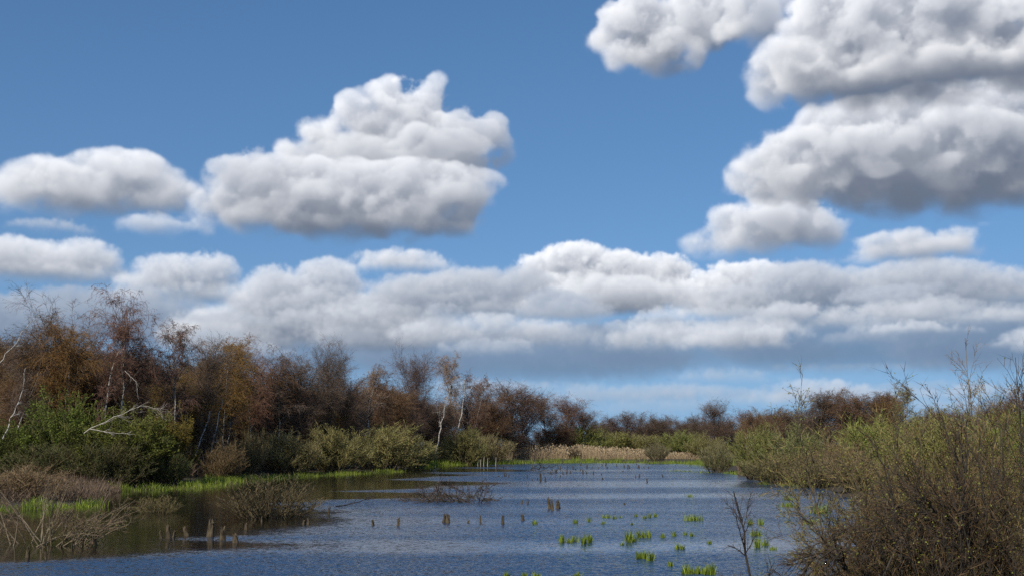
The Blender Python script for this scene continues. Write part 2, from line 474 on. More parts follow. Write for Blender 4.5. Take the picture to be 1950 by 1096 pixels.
def foliage_material(name, base, second, trans=0.3, tinted=True, rough=0.7, spread=0.45):
    """twigs, buds and blades: the object's own tint, varied from piece to piece and in clumps"""
    m, nt, out = material(name)
    geo = nd(nt, 'ShaderNodeNewGeometry')
    tcn = nd(nt, 'ShaderNodeTexCoord')
    noi = nd(nt, 'ShaderNodeTexNoise', {'Vector': tcn.outputs['Object'], 'Scale': 0.5, 'Detail': 2.0})
    fac = nd(nt, 'ShaderNodeMath', {0: noi.outputs['Fac'], 1: geo.outputs['Random Per Island']}, operation='ADD')
    fac2 = nd(nt, 'ShaderNodeMath', {0: fac.outputs[0], 1: 0.5}, operation='MULTIPLY')
    c = mix(nt, fac2.outputs[0], base, second)
    if tinted:
        oi = nd(nt, 'ShaderNodeObjectInfo')
        c = mix(nt, 1.0, c, oi.outputs['Color'], 'MULTIPLY')
    val = nd(nt, 'ShaderNodeMapRange', {0: geo.outputs['Random Per Island'], 3: 1 - spread, 4: 1 + spread})
    sc = nd(nt, 'ShaderNodeVectorMath', {0: c, 'Scale': val.outputs[0]}, operation='SCALE')
    d = nd(nt, 'ShaderNodeBsdfPrincipled', {'Base Color': sc.outputs[0], 'Roughness': rough, 'Specular IOR Level': 0.25})
    if trans > 0:
        tr = nd(nt, 'ShaderNodeBsdfTranslucent', {'Color': sc.outputs[0]})
        mx = nd(nt, 'ShaderNodeMixShader', {0: trans, 1: d.outputs[0], 2: tr.outputs[0]})
        nt.links.new(mx.outputs[0], out.inputs[0])
    else:
        nt.links.new(d.outputs[0], out.inputs[0])
    return m
def bark_material(name, base, second, scale=6.0, birch=False):
    m, nt, out = material(name)
    tcn = nd(nt, 'ShaderNodeTexCoord')
    mp = nd(nt, 'ShaderNodeMapping', {'Vector': tcn.outputs['Object'], 'Scale': (1, 1, 0.35 if not birch else 2.2)})
    noi = nd(nt, 'ShaderNodeTexNoise', {'Vector': mp.outputs[0], 'Scale': scale, 'Detail': 5.0, 'Roughness': 0.65})
    if birch:
        c = ramp(nt, noi.outputs['Fac'], [(0.40, second), (0.50, base), (0.72, tuple(min(1, x * 1.15) for x in base))])
    else:
        c = ramp(nt, noi.outputs['Fac'], [(0.32, second), (0.68, base)])
    bp = nd(nt, 'ShaderNodeBump', {'Height': noi.outputs['Fac'], 'Strength': 0.6, 'Distance': 0.03})
    d = nd(nt, 'ShaderNodeBsdfPrincipled', {'Base Color': c, 'Roughness': 0.85, 'Normal': bp.outputs[0], 'Specular IOR Level': 0.2})
    nt.links.new(d.outputs[0], out.inputs[0])
    return m
M_TWIG = foliage_material('bare_twigs', (0.80, 0.68, 0.58), (0.58, 0.47, 0.40), 0.15)
M_BUD = foliage_material('buds_and_catkins', (0.95, 0.74, 0.56), (0.70, 0.54, 0.42), 0.3)
M_WILLOW = foliage_material('willow_twigs', (0.85, 0.81, 0.62), (0.62, 0.60, 0.46), 0.2)
M_LEAF = foliage_material('young_leaves', (0.80, 0.84, 0.55), (0.60, 0.66, 0.38), 0.35)
M_IRIS = foliage_material('iris_blades', (0.15, 0.235, 0.03), (0.33, 0.38, 0.055), 0.45, tinted=False, rough=0.4)
M_REED = foliage_material('dry_reed', (0.52, 0.40, 0.25), (0.36, 0.27, 0.16), 0.25, tinted=False)
M_DRY = foliage_material('dark_dry_stems', (0.11, 0.085, 0.045), (0.055, 0.045, 0.026), 0.1, tinted=False)
M_LITTER = foliage_material('brush_twigs', (0.20, 0.135, 0.085), (0.11, 0.08, 0.055), 0.1, tinted=False)
M_BIRCH = bark_material('birch_bark', (0.48, 0.45, 0.40), (0.06, 0.05, 0.045), 2.2, True)
M_BARK = bark_material('grey_bark', (0.15, 0.125, 0.10), (0.06, 0.05, 0.042), 5.0)
M_DARKBARK = bark_material('wet_and_backlit_bark', (0.075, 0.062, 0.048), (0.03, 0.025, 0.02), 14.0)  # also stands in for backlit shade on the far stumps
M_OLIVEBARK = bark_material('olive_willow_bark', (0.16, 0.125, 0.07), (0.07, 0.055, 0.032), 12.0)
M_DEAD = bark_material('bleached_dead_wood', (0.55, 0.50, 0.42), (0.30, 0.26, 0.21), 5.0)
M_STUMP = bark_material('weathered_stump_wood', (0.13, 0.10, 0.06), (0.02, 0.015, 0.01), 9.0)
M_WAND = bark_material('pale_wand_bark', (0.24, 0.19, 0.125), (0.12, 0.092, 0.06), 9.0)
# ------------------------------------------------------------------ ground and water
def gpx(lst):
    return [tuple(ground(x, y).xy) for x, y in lst]
LEFT_EDGE = gpx([(-700, 985), (-250, 975), (60, 968), (175, 962), (205, 934), (370, 926), (470, 911), (600, 903), (745, 896), (800, 887), (905, 883)])
FAR_EDGE = gpx([(905, 883), (1000, 880), (1150, 880), (1300, 881), (1395, 886)])
RIGHT_EDGE = gpx([(1395, 886), (1340, 893), (1400, 900), (1440, 914), (1560, 926)]) + [(22, 72), (16.5, 52), (11.5, 36), (8.2, 24), (5.0, 14), (0.5, 9.5), (-12, 8.5), (-40, 14)]
def shore_y(px):
    return float(np.interp(px, (205, 370, 470, 600, 745, 800, 905, 1100), (84, 91.5, 112, 128, 147, 177, 197, 240)))
POND = LEFT_EDGE + FAR_EDGE[1:] + RIGHT_EDGE[1:]
def pond_distance(x, y):
    """signed distance to the shore, positive on land"""
    P = np.array(POND)
    Q = np.roll(P, -1, axis=0)
    d = np.full(x.shape, 1e9)
    inside = np.zeros(x.shape, bool)
    for (ax, ay), (bx, by) in zip(P, Q):
        ex, ey = bx - ax, by - ay
        t = np.clip(((x - ax) * ex + (y - ay) * ey) / (ex * ex + ey * ey + 1e-9), 0, 1)
        d = np.minimum(d, (x - ax - t * ex) ** 2 + (y - ay - t * ey) ** 2)
        if ay != by:
            c = ((ay > y) != (by > y)) & (x < (bx - ax) * (y - ay) / (by - ay) + ax)
            inside ^= c
    d = np.sqrt(d)
    return np.where(inside, -d, d)
def wave(x, y):
    return 0.10 * np.sin(x * 0.31 + 1.3 * np.sin(y * 0.17)) * np.sin(y * 0.23 + 0.8) + 0.05 * np.sin(x * 0.9 + y * 0.6)
def height(x, y):
    x, y = np.asarray(x, float), np.asarray(y, float)
    sd = pond_distance(x, y)
    h = np.clip(sd * 0.14, -0.8, 0.42) + np.where(sd > 1, wave(x, y) * np.clip((sd - 1) / 4, 0, 1), 0)
    dike = np.clip((9.0 - np.hypot(x * 0.35, y + 1)) / 7.0, 0, 1)
    return h + 1.6 * dike * dike * (3 - 2 * dike)
def gz(x, y):
    return float(height(np.array([x]), np.array([y]))[0])
def axis(lo, hi, step, far, g):
    a = list(np.arange(lo, hi + step, step))
    s, p, q = step, a[0], a[-1]
    left, right = [], []
    while q < far:
        s *= g
        p -= s; q += s
        left.append(p); right.append(q)
    return np.array(left[::-1] + a + right)
gx = axis(-80, 110, 1.6, 4000, 1.35)
gy = axis(-6, 300, 1.6, 4000, 1.35)
GX, GY = np.meshgrid(gx, gy)
GZ = height(GX, GY)
m = Mesh()
ii = np.arange(GX.size).reshape(GX.shape)
m.add(np.stack([GX, GY, GZ], -1), quad=np.stack([ii[:-1, :-1], ii[:-1, 1:], ii[1:, 1:], ii[1:, :-1]], -1))
gm, nt, out = material('peaty_ground')
tcn = nd(nt, 'ShaderNodeTexCoord')
n1 = nd(nt, 'ShaderNodeTexNoise', {'Vector': tcn.outputs['Object'], 'Scale': 0.35, 'Detail': 6.0, 'Roughness': 0.7})
n2 = nd(nt, 'ShaderNodeTexNoise', {'Vector': tcn.outputs['Object'], 'Scale': 4.0, 'Detail': 5.0, 'Roughness': 0.7})
c = mix(nt, n2.outputs['Fac'], ramp(nt, n1.outputs['Fac'], [(0.35, (0.03, 0.021, 0.013)), (0.55, (0.06, 0.042, 0.024)), (0.7, (0.04, 0.045, 0.016))]), (0.03, 0.023, 0.014))
bp = nd(nt, 'ShaderNodeBump', {'Height': n2.outputs['Fac'], 'Strength': 0.8, 'Distance': 0.15})
d = nd(nt, 'ShaderNodeBsdfPrincipled', {'Base Color': c, 'Roughness': 0.95, 'Normal': bp.outputs[0]})
nt.links.new(d.outputs[0], out.inputs[0])
tag(link('ground', m.build('ground', gm, True)), kind='structure')

wm, nt, out = material('pond_water')
tcn = nd(nt, 'ShaderNodeTexCoord')
sx = nd(nt, 'ShaderNodeSeparateXYZ', {0: tcn.outputs['Object']})
# wind: ruffled streaks on open water, calm in the lee of the left wood
mp = nd(nt, 'ShaderNodeMapping', {'Vector': tcn.outputs['Object'], 'Scale': (0.012, 0.055, 1.0)})
streak = nd(nt, 'ShaderNodeTexNoise', {'Vector': mp.outputs[0], 'Scale': 1.0, 'Detail': 3.0, 'Roughness': 0.5})
def calc(op, a, b, c=None):
    return nd(nt, 'ShaderNodeMath', {0: a, 1: b, **({2: c} if c is not None else {})}, operation=op).outputs[0]
# distance from the lee line (runs out from the left shore into the open water)
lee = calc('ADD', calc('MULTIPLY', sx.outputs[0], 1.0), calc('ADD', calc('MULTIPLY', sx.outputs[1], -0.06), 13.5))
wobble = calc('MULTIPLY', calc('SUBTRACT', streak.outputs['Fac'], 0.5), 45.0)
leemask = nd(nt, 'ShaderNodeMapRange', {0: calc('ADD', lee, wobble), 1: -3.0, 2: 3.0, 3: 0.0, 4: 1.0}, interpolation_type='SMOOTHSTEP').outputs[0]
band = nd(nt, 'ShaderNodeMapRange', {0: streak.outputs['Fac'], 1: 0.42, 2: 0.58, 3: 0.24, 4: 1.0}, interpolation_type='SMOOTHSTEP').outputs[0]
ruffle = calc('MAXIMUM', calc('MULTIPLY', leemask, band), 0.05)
rip1 = nd(nt, 'ShaderNodeTexNoise', {'Vector': nd(nt, 'ShaderNodeMapping', {'Vector': tcn.outputs['Object'], 'Scale': (1.0, 2.1, 1), 'Rotation': (0, 0, 0.25)}).outputs[0], 'Scale': 3.2, 'Detail': 3.0, 'Roughness': 0.6, 'Distortion': 0.4})
rip2 = nd(nt, 'ShaderNodeTexNoise', {'Vector': nd(nt, 'ShaderNodeMapping', {'Vector': tcn.outputs['Object'], 'Scale': (1.0, 2.4, 1), 'Rotation': (0, 0, -0.3)}).outputs[0], 'Scale': 9.0, 'Detail': 2.0, 'Roughness': 0.5})
def slope(a, b):
    """ripple slopes from the red and green channels of two noises"""
    sa = nd(nt, 'ShaderNodeVectorMath', {0: a.outputs['Color'], 1: (0.5, 0.5, 0.5)}, operation='SUBTRACT')
    sb = nd(nt, 'ShaderNodeVectorMath', {0: b.outputs['Color'], 1: (0.5, 0.5, 0.5)}, operation='SUBTRACT')
    return nd(nt, 'ShaderNodeVectorMath', {0: sa.outputs[0], 1: sb.outputs[0]}, operation='ADD').outputs[0]
sl = nd(nt, 'ShaderNodeVectorMath', {0: slope(rip1, rip2), 1: (0.8, 1.2, 0.0)}, operation='MULTIPLY')
# wind waves lean: their steep faces look down the wind, towards -Y
sl = nd(nt, 'ShaderNodeVectorMath', {0: sl.outputs[0], 1: (0.0, -0.10, 0.0)}, operation='ADD')
sl = nd(nt, 'ShaderNodeVectorMath', {0: sl.outputs[0], 'Scale': calc('MULTIPLY', ruffle, 1.25)}, operation='SCALE')
nrm_ = nd(nt, 'ShaderNodeVectorMath', {0: sl.outputs[0], 1: (0, 0, 1)}, operation='ADD')
nrm_ = nd(nt, 'ShaderNodeVectorMath', {0: nrm_.outputs[0]}, operation='NORMALIZE')
# peaty brown water in the lee; sky reflection painted blue into the open water
peat_sky_mix = mix(nt, leemask, (0.014, 0.012, 0.007), (0.020, 0.048, 0.102))
d = nd(nt, 'ShaderNodeBsdfPrincipled', {'Base Color': peat_sky_mix, 'Roughness': 0.08, 'IOR': 1.42, 'Normal': nrm_.outputs[0]})
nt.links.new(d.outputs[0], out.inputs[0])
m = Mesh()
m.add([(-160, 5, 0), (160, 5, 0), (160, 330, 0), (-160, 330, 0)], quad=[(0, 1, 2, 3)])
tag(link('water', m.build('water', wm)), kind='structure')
# ------------------------------------------------------------------ trees: prototypes (meshes shared by copies)
Z = np.array([0.0, 0.0, 1.0])
def make_tree(seed, h=15.0, kind='birch', stems=1, lean=(0, 0), spread=1.0, clear=0.2, dense=1.0, droop=0.5, limb_ang=(28, 55), bark=None, buds=1.0, catkin=False, twigw=1.25, up=0.25):
    r = np.random.default_rng(seed)
    tm, cm, bm_ = Mesh(), Mesh(), Mesh()
    p0 = np.zeros((stems, 3))
    p0[:, :2] = r.normal(0, 0.25 if stems > 1 else 0.0, (stems, 2))
    d0 = unit(np.concatenate([r.normal(0, 0.10 if stems > 1 else 0.03, (stems, 2)) + np.array(lean), np.ones((stems, 1))], 1))
    Ls = h * r.uniform(0.86, 1.0, stems); Ls[0] = h
    bend = np.concatenate([r.normal(0, 0.05, (stems, 2)) - np.array(lean) * 0.25, np.zeros((stems, 1))], 1)
    tr = curves(p0, d0, Ls, bend, 12, r, 0.10)
    rad = h * (0.0092 if (bark is None and stems == 1) else 0.0075) * r.uniform(0.8, 1.1, stems) * (1.0 if stems == 1 else 0.8)
    tubes(tm, tr, rad * 1.25, rad * 0.12, 7, 0.85)
    nl = max(10, int(36 * dense / math.sqrt(stems)))
    s, d, par, t = offshoots(tr, nl, clear, 0.98, *limb_ang, r)
    d = unit(d + Z * up)
    L1 = h * 0.27 * spread * (0.55 + 0.75 * np.sin(np.clip((t - clear) / (1 - clear) * 2.6 + 0.35, 0, 3.1))) * r.uniform(0.6, 1.15, len(t))
    b1 = np.tile(Z, (len(t), 1)) * r.uniform(-0.05, 0.35, (len(t), 1)) + r.normal(0, 0.12, (len(t), 3))
    l1 = curves(s, d, L1, b1, 8, r, 0.16)
    r1 = rad[par] * (1.05 - t) * 0.62 + 0.012
    lm_ = Mesh()
    tubes(lm_, l1, r1, r1 * 0.3, 5)
    s, d, par, t = offshoots(l1, int(9 * dense), 0.12, 1.0, 25, 65, r)
    L2 = L1[par] * (0.60 - 0.25 * t) * r.uniform(0.6, 1.3, len(t))
    b2 = -Z * droop * r.uniform(0.1, 0.6, (len(t), 1)) + r.normal(0, 0.12, (len(t), 3))
    l2 = curves(s, unit(d + Z * up * 0.8), L2, b2, 6, r, 0.16)
    tubes(cm, l2, r1[par] * 0.30 + 0.007, np.full(len(t), 0.005), 3)
    s, d, par2, t = offshoots(l2, int(7 * dense), 0.05, 1.0, 20, 60, r)
    L3 = np.clip(L2[par2] * 0.6, 0.45, 1.7) * r.uniform(0.6, 1.3, len(t))
    b3 = -Z * droop * r.uniform(0.3, 1.2, (len(t), 1)) + r.normal(0, 0.1, (len(t), 3))
    l3 = curves(s, d, L3, b3, 4, r, 0.12)
    ribbons(cm, l3, np.full(len(t), 0.020 * twigw), np.full(len(t), 0.008 * twigw), r)
    s, d, par3, t = offshoots(l3, 5, 0.1, 1.0, 15, 60, r)
    L4 = L3[par3] * 0.55 * r.uniform(0.5, 1.3, len(t))
    slivers(cm, s, s + unit(d - Z * droop * 0.6) * L4[:, None], np.full(len(t), 0.016 * twigw), r)
    nb = int(len(s) * 0.7 * buds)
    if nb:
        k = r.integers(0, len(s), nb)
        f = r.uniform(0.3, 1, (nb, 1))
        pb = s[k] + unit(d[k] - Z * droop * 0.6) * L4[k][:, None] * f
        if catkin:
            slivers(bm_, pb, pb - Z * r.uniform(0.06, 0.14, (nb, 1)) + r.normal(0, 0.02, (nb, 3)), np.full(nb, 0.035), r)
        else:
            leaves(bm_, pb, r.uniform(0.035, 0.065, nb), r)
    hz = np.concatenate([x.reshape(-1, 3) for x in cm.v])[:, 2]
    P = {'trunk': tm.build('trunk', bark or M_BIRCH, True), 'crown': cm.build('crown', M_TWIG), 'limbs': lm_.build('limbs', M_BARK, True), 'h': float(np.quantile(hz, 0.9985))}
    if nb:
        P['buds'] = bm_.build('buds', M_BUD)
    return P
def put_tree(P, name, px, top, Y, tint, label, category='tree', group=None, rz=None, wide=1.0, bud_tint=None, dz=0.0):
    top_pt = at(px, top, Y)
    z0 = gz(top_pt.x, Y)
    s = (top_pt.z - z0) / P['h']
    o = thing(name, (top_pt.x, Y, z0 - 0.05 + dz), label, category, group, random.uniform(0, 6.28) if rz is None else rz, (s * wide, s * wide, s))
    link('limbs', P['limbs'], link('trunk', P['trunk'], o))
    c = o
    for n in ('crown', 'buds'):
        if n in P:
            c = link(n, P[n], c)
            c.color = (*(tint if n == 'crown' or bud_tint is None else bud_tint), 1)
    return o
random.seed(3)
RED = (0.215, 0.158, 0.128)
RUST = (0.25, 0.175, 0.11)
GOLD = (0.31, 0.25, 0.085)
GREY = (0.225, 0.192, 0.16)
OLIVE = (0.36, 0.32, 0.12)
PALE = (0.44, 0.38, 0.32)
BIRCH = [make_tree(100 + i, 15, droop=0.6, dense=1.1, catkin=True, spread=0.85, clear=0.34, limb_ang=(20, 50)) for i in range(4)]
BIRCH2 = [make_tree(120 + i, 15, stems=2 + i % 2, droop=0.5, dense=1.1, catkin=True, spread=0.8, clear=0.3) for i in range(2)]
SPARSE = make_tree(131, 17, stems=1, droop=0.9, dense=0.8, spread=0.9, clear=0.42, buds=3.0, catkin=True, limb_ang=(20, 45))
LEANER = make_tree(135, 16, stems=3, lean=(0.22, 0), droop=0.25, dense=0.95, spread=0.95, clear=0.35, buds=1.2, up=0.4)
ALDER = [make_tree(140 + i, 13, bark=M_BARK, droop=0.15, dense=1.2, spread=1.15, clear=0.12, limb_ang=(28, 60), buds=1.4, up=0.35) for i in range(3)]
OAK = [make_tree(150 + i, 15, bark=M_BARK, droop=0.0, dense=1.25, spread=1.35, clear=0.25, limb_ang=(35, 65), buds=0.7, up=0.55) for i in range(2)]
SLIM = make_tree(160, 9, droop=0.3, dense=0.75, spread=0.6, clear=0.25, buds=0.8)
THICK = [make_tree(170 + i, 10, bark=M_BARK, stems=4, droop=0.2, dense=1.0, spread=1.0, clear=0.08, limb_ang=(25, 60), buds=1.6) for i in range(2)]
print('tree meshes', time.time() - T0)
G = 'trees of the wood along the left shore'
put_tree(LEANER, 'birch_tree', 30, 552, shore_y(30) + 15, GREY, 'open-crowned birch with pale leaning stems at the left edge of the photo', 'birch tree', G, rz=0.3, wide=1.1, bud_tint=RED)
put_tree(BIRCH[1], 'birch_tree', 88, 618, shore_y(88) + 15, GREY, 'grey-brown birch between the leaning pale birch and the golden-brown one', 'birch tree', G)
put_tree(BIRCH[0], 'birch_tree', 152, 594, shore_y(152) + 15, (0.34, 0.22, 0.09), 'golden-brown bushy birch behind the bright green bush', 'birch tree', G, wide=1.15, bud_tint=GOLD)
put_tree(SPARSE, 'birch_tree', 238, 540, shore_y(238) + 15, (0.27, 0.18, 0.15), 'tallest sparse birch with clumped hanging catkins against the cloud', 'birch tree', G, wide=0.95, bud_tint=(0.30, 0.17, 0.12))
put_tree(SLIM, 'birch_tree', 207, 602, shore_y(207) + 15, (0.30, 0.2, 0.16), 'thin pale-stemmed birch just left of the tallest sparse birch', 'birch tree', G)
put_tree(BIRCH[2], 'birch_tree', 290, 640, shore_y(290) + 15, RED, 'reddish birch right of the tallest sparse birch', 'birch tree', G, bud_tint=RED)
put_tree(BIRCH[3], 'birch_tree', 343, 605, shore_y(343) + 14, (0.27, 0.19, 0.16), 'dusky weeping birch with a rounded reddish top and white lower trunk', 'birch tree', G, bud_tint=RED)
put_tree(ALDER[0], 'alder_tree', 388, 640, shore_y(388) + 14, GREY, 'grey bare tree between the dusky weeping birch and the golden birch', 'tree', G)
put_tree(BIRCH2[0], 'birch_tree', 436, 640, shore_y(436) + 14, (0.36, 0.25, 0.08), 'golden-olive birch with several leaning white stems at its foot', 'birch tree', G, bud_tint=GOLD, wide=1.1)
put_tree(BIRCH[1], 'birch_tree', 492, 634, shore_y(492) + 14, (0.33, 0.20, 0.15), 'weeping birch with bright white trunk and rust-red hanging twigs', 'birch tree', G, bud_tint=RUST)
put_tree(BIRCH[0], 'birch_tree', 532, 655, shore_y(532) + 14, RUST, 'rust-brown birch right behind the white-trunked weeping birch', 'birch tree', G, bud_tint=RUST)
put_tree(ALDER[1], 'alder_tree', 575, 672, shore_y(575) + 14, GREY, 'dark grey many-branched tree with upswept limbs', 'tree', G, wide=1.2)
put_tree(OAK[0], 'oak_tree', 622, 641, shore_y(622) + 14, GREY, 'grey bare tree whose pointed crown stands above the middle of the left wood', 'tree', G, wide=0.8)
put_tree(ALDER[2], 'alder_tree', 662, 684, shore_y(662) + 14, (0.26, 0.2, 0.15), 'brown twiggy tree sloping down to the gap in the left wood', 'tree', G)
put_tree(SLIM, 'birch_tree', 704, 700, shore_y(704) + 14, PALE, 'slim pale birch in the gap where sky shows through', 'birch tree', G)
put_tree(BIRCH[2], 'birch_tree', 742, 692, shore_y(742) + 14, RUST, 'rust-brown tree just left of the round-crowned bare oak', 'birch tree', G, bud_tint=RUST)
put_tree(OAK[1], 'oak_tree', 792, 652, shore_y(792) + 14, (0.22, 0.17, 0.15), 'bare oak with round fan of dark limbs against the cloud', 'tree', G, wide=0.95)
put_tree(BIRCH[3], 'birch_tree', 862, 666, shore_y(862) + 14, PALE, 'pale grey birch beside the round-crowned oak', 'birch tree', G, wide=0.9)
put_tree(BIRCH2[1], 'birch_tree', 898, 704, shore_y(898) + 14, (0.3, 0.22, 0.17), 'birch with a thin leaning white trunk at the end of the tall trees', 'birch tree', G, wide=0.9)
row = [(930, 730, 236), (965, 724, 246), (1003, 730, 262), (1040, 745, 280), (1078, 748, 296), (1106, 772, 312)]
names = ('first', 'second', 'third', 'fourth', 'fifth', 'last')
for i, (x, t, y) in enumerate(row):
    put_tree(random.choice(ALDER + OAK), 'alder_tree', x, t, shore_y(x) + 28, random.choice((RED, RUST, (0.26, 0.17, 0.13))), '%s tree from left in the low brown wood sloping to the gap' % names[i], 'tree', G, wide=1.6, bud_tint=RED)
TN = {RED: 'reddish', RUST: 'rust-brown', GREY: 'grey', GOLD: 'golden', (0.28, 0.2, 0.12): 'brown'}
# deeper ranks that fill the wood
EDGE = [(0, 100, 600), (200, 112, 620), (400, 128, 650), (600, 158, 675), (750, 192, 695), (900, 228, 720), (1100, 320, 775)]
def edge_at(px):
    a = np.array(EDGE)
    return np.interp(px, a[:, 0], a[:, 1]), np.interp(px, a[:, 0], a[:, 2])
LAND = [(60, 'the leaning pale birch'), (190, 'the golden-brown birch'), (270, 'the tallest sparse birch'), (390, 'the dusky weeping birch'), (460, 'the golden-olive birch'), (560, 'the white-trunked weeping birch'), (690, 'the pointed grey crown'), (840, 'the round-crowned oak'), (2000, 'the low brown wood')]
for k in range(150):
    px = -60 + 1170 * (k + random.random()) / 150
    Y, top = edge_at(px)
    Y = shore_y(px) + random.uniform(19, 52)
    P = random.choice(BIRCH + ALDER + THICK + THICK)
    tint = random.choice((RED, RED, RUST, GREY, GREY, (0.28, 0.2, 0.12), GOLD if px < 700 else RED))
    put_tree(P, 'woodland_tree', px, top + random.uniform(30, 115), Y, tint, 'bare %s tree deep in the left wood behind %s' % (TN[tint], next(n for a, n in LAND if px < a)), 'tree', 'crowded trees inside the left wood', wide=random.uniform(1.2, 1.8), bud_tint=tint)
# far side and right
G2 = 'trees of the far line beyond the reeds'
farrow = [(1148, 798), (1166, 788), (1190, 780), (1212, 782), (1236, 786), (1260, 784), (1282, 788), (1304, 790)]
for i, (x, t) in enumerate(farrow):
    put_tree(random.choice(OAK + ALDER), 'distant_tree', x, t, random.uniform(335, 360), random.choice((GREY, (0.22, 0.18, 0.17))), '%s tree from left of the thin far line in the central gap' % ('first', 'second', 'third', 'fourth', 'fifth', 'sixth', 'seventh', 'eighth')[i], 'tree', G2, wide=1.5)
put_tree(OAK[0], 'oak_tree', 1368, 757, 286, (0.24, 0.19, 0.155), 'broad dome-crowned dark tree standing highest in the far line', 'tree', G2, wide=1.45)
put_tree(ALDER[0], 'distant_tree', 1328, 785, 296, GREY, 'low grey tree just left of the broad dome-crowned tree', 'tree', G2, wide=1.2)
put_tree(ALDER[1], 'distant_tree', 1415, 776, 280, (0.28, 0.19, 0.14), 'brown tree just right of the broad dome-crowned tree', 'tree', G2, wide=1.2)
G3 = 'trees behind the right-hand bushes'
rr = [(1440, 780, 205, (0.27, 0.2, 0.14)), (1470, 772, 205, RUST), (1500, 776, 210, GREY), (1535, 758, 196, GREY), (1570, 742, 190, GREY), (1602, 738, 186, (0.26, 0.19, 0.13)), (1640, 742, 186, (0.26, 0.19, 0.13)), (1668, 744, 184, GREY), (1698, 746, 180, (0.28, 0.19, 0.10)), (1770, 772, 165, RUST), (1815, 770, 150, RED), (1860, 762, 140, RUST), (1905, 756, 130, RED), (1945, 735, 120, RUST)]
od = ('first', 'second', 'third', 'fourth', 'fifth', 'sixth', 'seventh', 'eighth', 'ninth', 'tenth', 'eleventh', 'twelfth', 'thirteenth', 'last')
for i, (x, t, y, c) in enumerate(rr):
    put_tree(random.choice(ALDER + THICK), 'right_bank_tree'.replace('right_bank', 'bank'), x, t, y, c, '%s from left in the brown tree row behind the right bushes' % od[i], 'tree', G3, wide=1.3, bud_tint=c)
put_tree(SLIM, 'birch_tree', 1722, 736, 120, (0.34, 0.34, 0.2), 'small airy tree with pale young leaves above the right bushes', 'birch tree', G3, wide=1.4, bud_tint=(0.5, 0.5, 0.3))
for i, (x, t) in enumerate(((1418, 792), (1432, 786), (1486, 790))):
    put_tree(SLIM, 'birch_tree', x, t, 150, RUST, ('thin birch with pale stem at the left end of the right bank', 'thin birch beside the leftmost one, its stem a little taller', 'thin orange-stemmed birch among rust-red twigs on the right bank')[i], 'birch tree', G3, wide=0.9)
for k in range(26):
    px = 1420 + 560 * (k + random.random()) / 26
    c = random.choice((RED, RUST, GREY, GOLD))
    put_tree(random.choice(THICK + ALDER), 'woodland_tree', px, 770 + random.uniform(0, 40), random.uniform(190, 260) - max(0, px - 1700) * 0.25, c, 'low %s tree filling the wood behind the right bushes' % TN[c], 'tree', 'crowded trees behind the right bank', wide=1.6, bud_tint=c)
for k in range(22):
    put_tree(random.choice(THICK), 'woodland_tree', 1125 + 330 * (k + random.random()) / 22, 796 + random.uniform(0, 20), random.uniform(350, 395), GREY, 'faint low tree at the foot of the far line', 'tree', 'low trees at the foot of the far line', wide=1.7)
print('trees', time.time() - T0)
# ------------------------------------------------------------------ willow shrubs
def make_shrub(seed, stems=46, upright=0.5, dense=1.0, leaf=1.0, leafy_mat=None, droop=0.1, twigw=1.0, leafsize=(0.05, 0.09)):
    """a dome of thin stems, one unit = 5 m wide, about 4 m tall"""
    r = np.random.default_rng(seed)
    sm, tm, lm = Mesh(), Mesh(), Mesh()
    an = r.uniform(0, 2 * math.pi, stems)
    q = np.sqrt(r.uniform(0, 1, stems))
    p0 = np.stack([np.cos(an) * q * 0.9, np.sin(an) * q * 0.9, np.zeros(stems)], 1)
    tgt = np.stack([np.cos(an) * q * 2.4, np.sin(an) * q * 2.4, 4.0 * np.sqrt(np.maximum(1 - (0.93 * q) ** 2, 0.03)) * r.uniform(0.75, 1.05, stems)], 1)
    dv = tgt - p0
    L = np.linalg.norm(dv, axis=1)
    b = -unit(dv * [1, 1, 0] + 1e-6) * 0.0 - Z * droop
    l0 = curves(p0, unit(unit(dv) + Z * 0.25), L, b * 0.3, 8, r, 0.14)
    tubes(sm, l0, r.uniform(0.018, 0.04, stems), np.full(stems, 0.008), 4)
    s, d, par, t = offshoots(l0, int(12 * dense), 0.12, 1.0, 15, 50, r)
    d = unit(d + Z * upright * 0.6)
    L1 = L[par] * 0.36 * r.uniform(0.5, 1.2, len(t)) * (1.1 - 0.45 * t)
    l1 = curves(s, d, L1, r.normal(0, 0.1, (len(t), 3)) + Z * 0.1, 5, r, 0.12)
    ribbons(tm, l1, np.full(len(t), 0.026 * twigw), np.full(len(t), 0.014 * twigw), r)
    s, d, par, t = offshoots(l1, int(9 * dense), 0.1, 1.0, 12, 45, r)
    d = unit(d + Z * upright * 0.4)
    L2 = L1[par] * 0.45 * r.uniform(0.5, 1.3, len(t)) + 0.08
    tip = s + d * L2[:, None]
    slivers(tm, s, tip, np.full(len(t), 0.026 * twigw), r)
    n = int(len(s) * 1.5 * leaf)
    if n:
        k = r.integers(0, len(s), n)
        f = r.uniform(0.2, 1, (n, 1))
        leaves(lm, s[k] * (1 - f) + tip[k] * f + r.normal(0, 0.02, (n, 3)), r.uniform(*leafsize, n), r, 0.6)
    P = {'stems': sm.build('stems', M_OLIVEBARK, True), 'twigs': tm.build('twigs', M_WILLOW)}
    if n:
        P['leaves'] = lm.build('leaves', leafy_mat or M_LEAF)
    return P
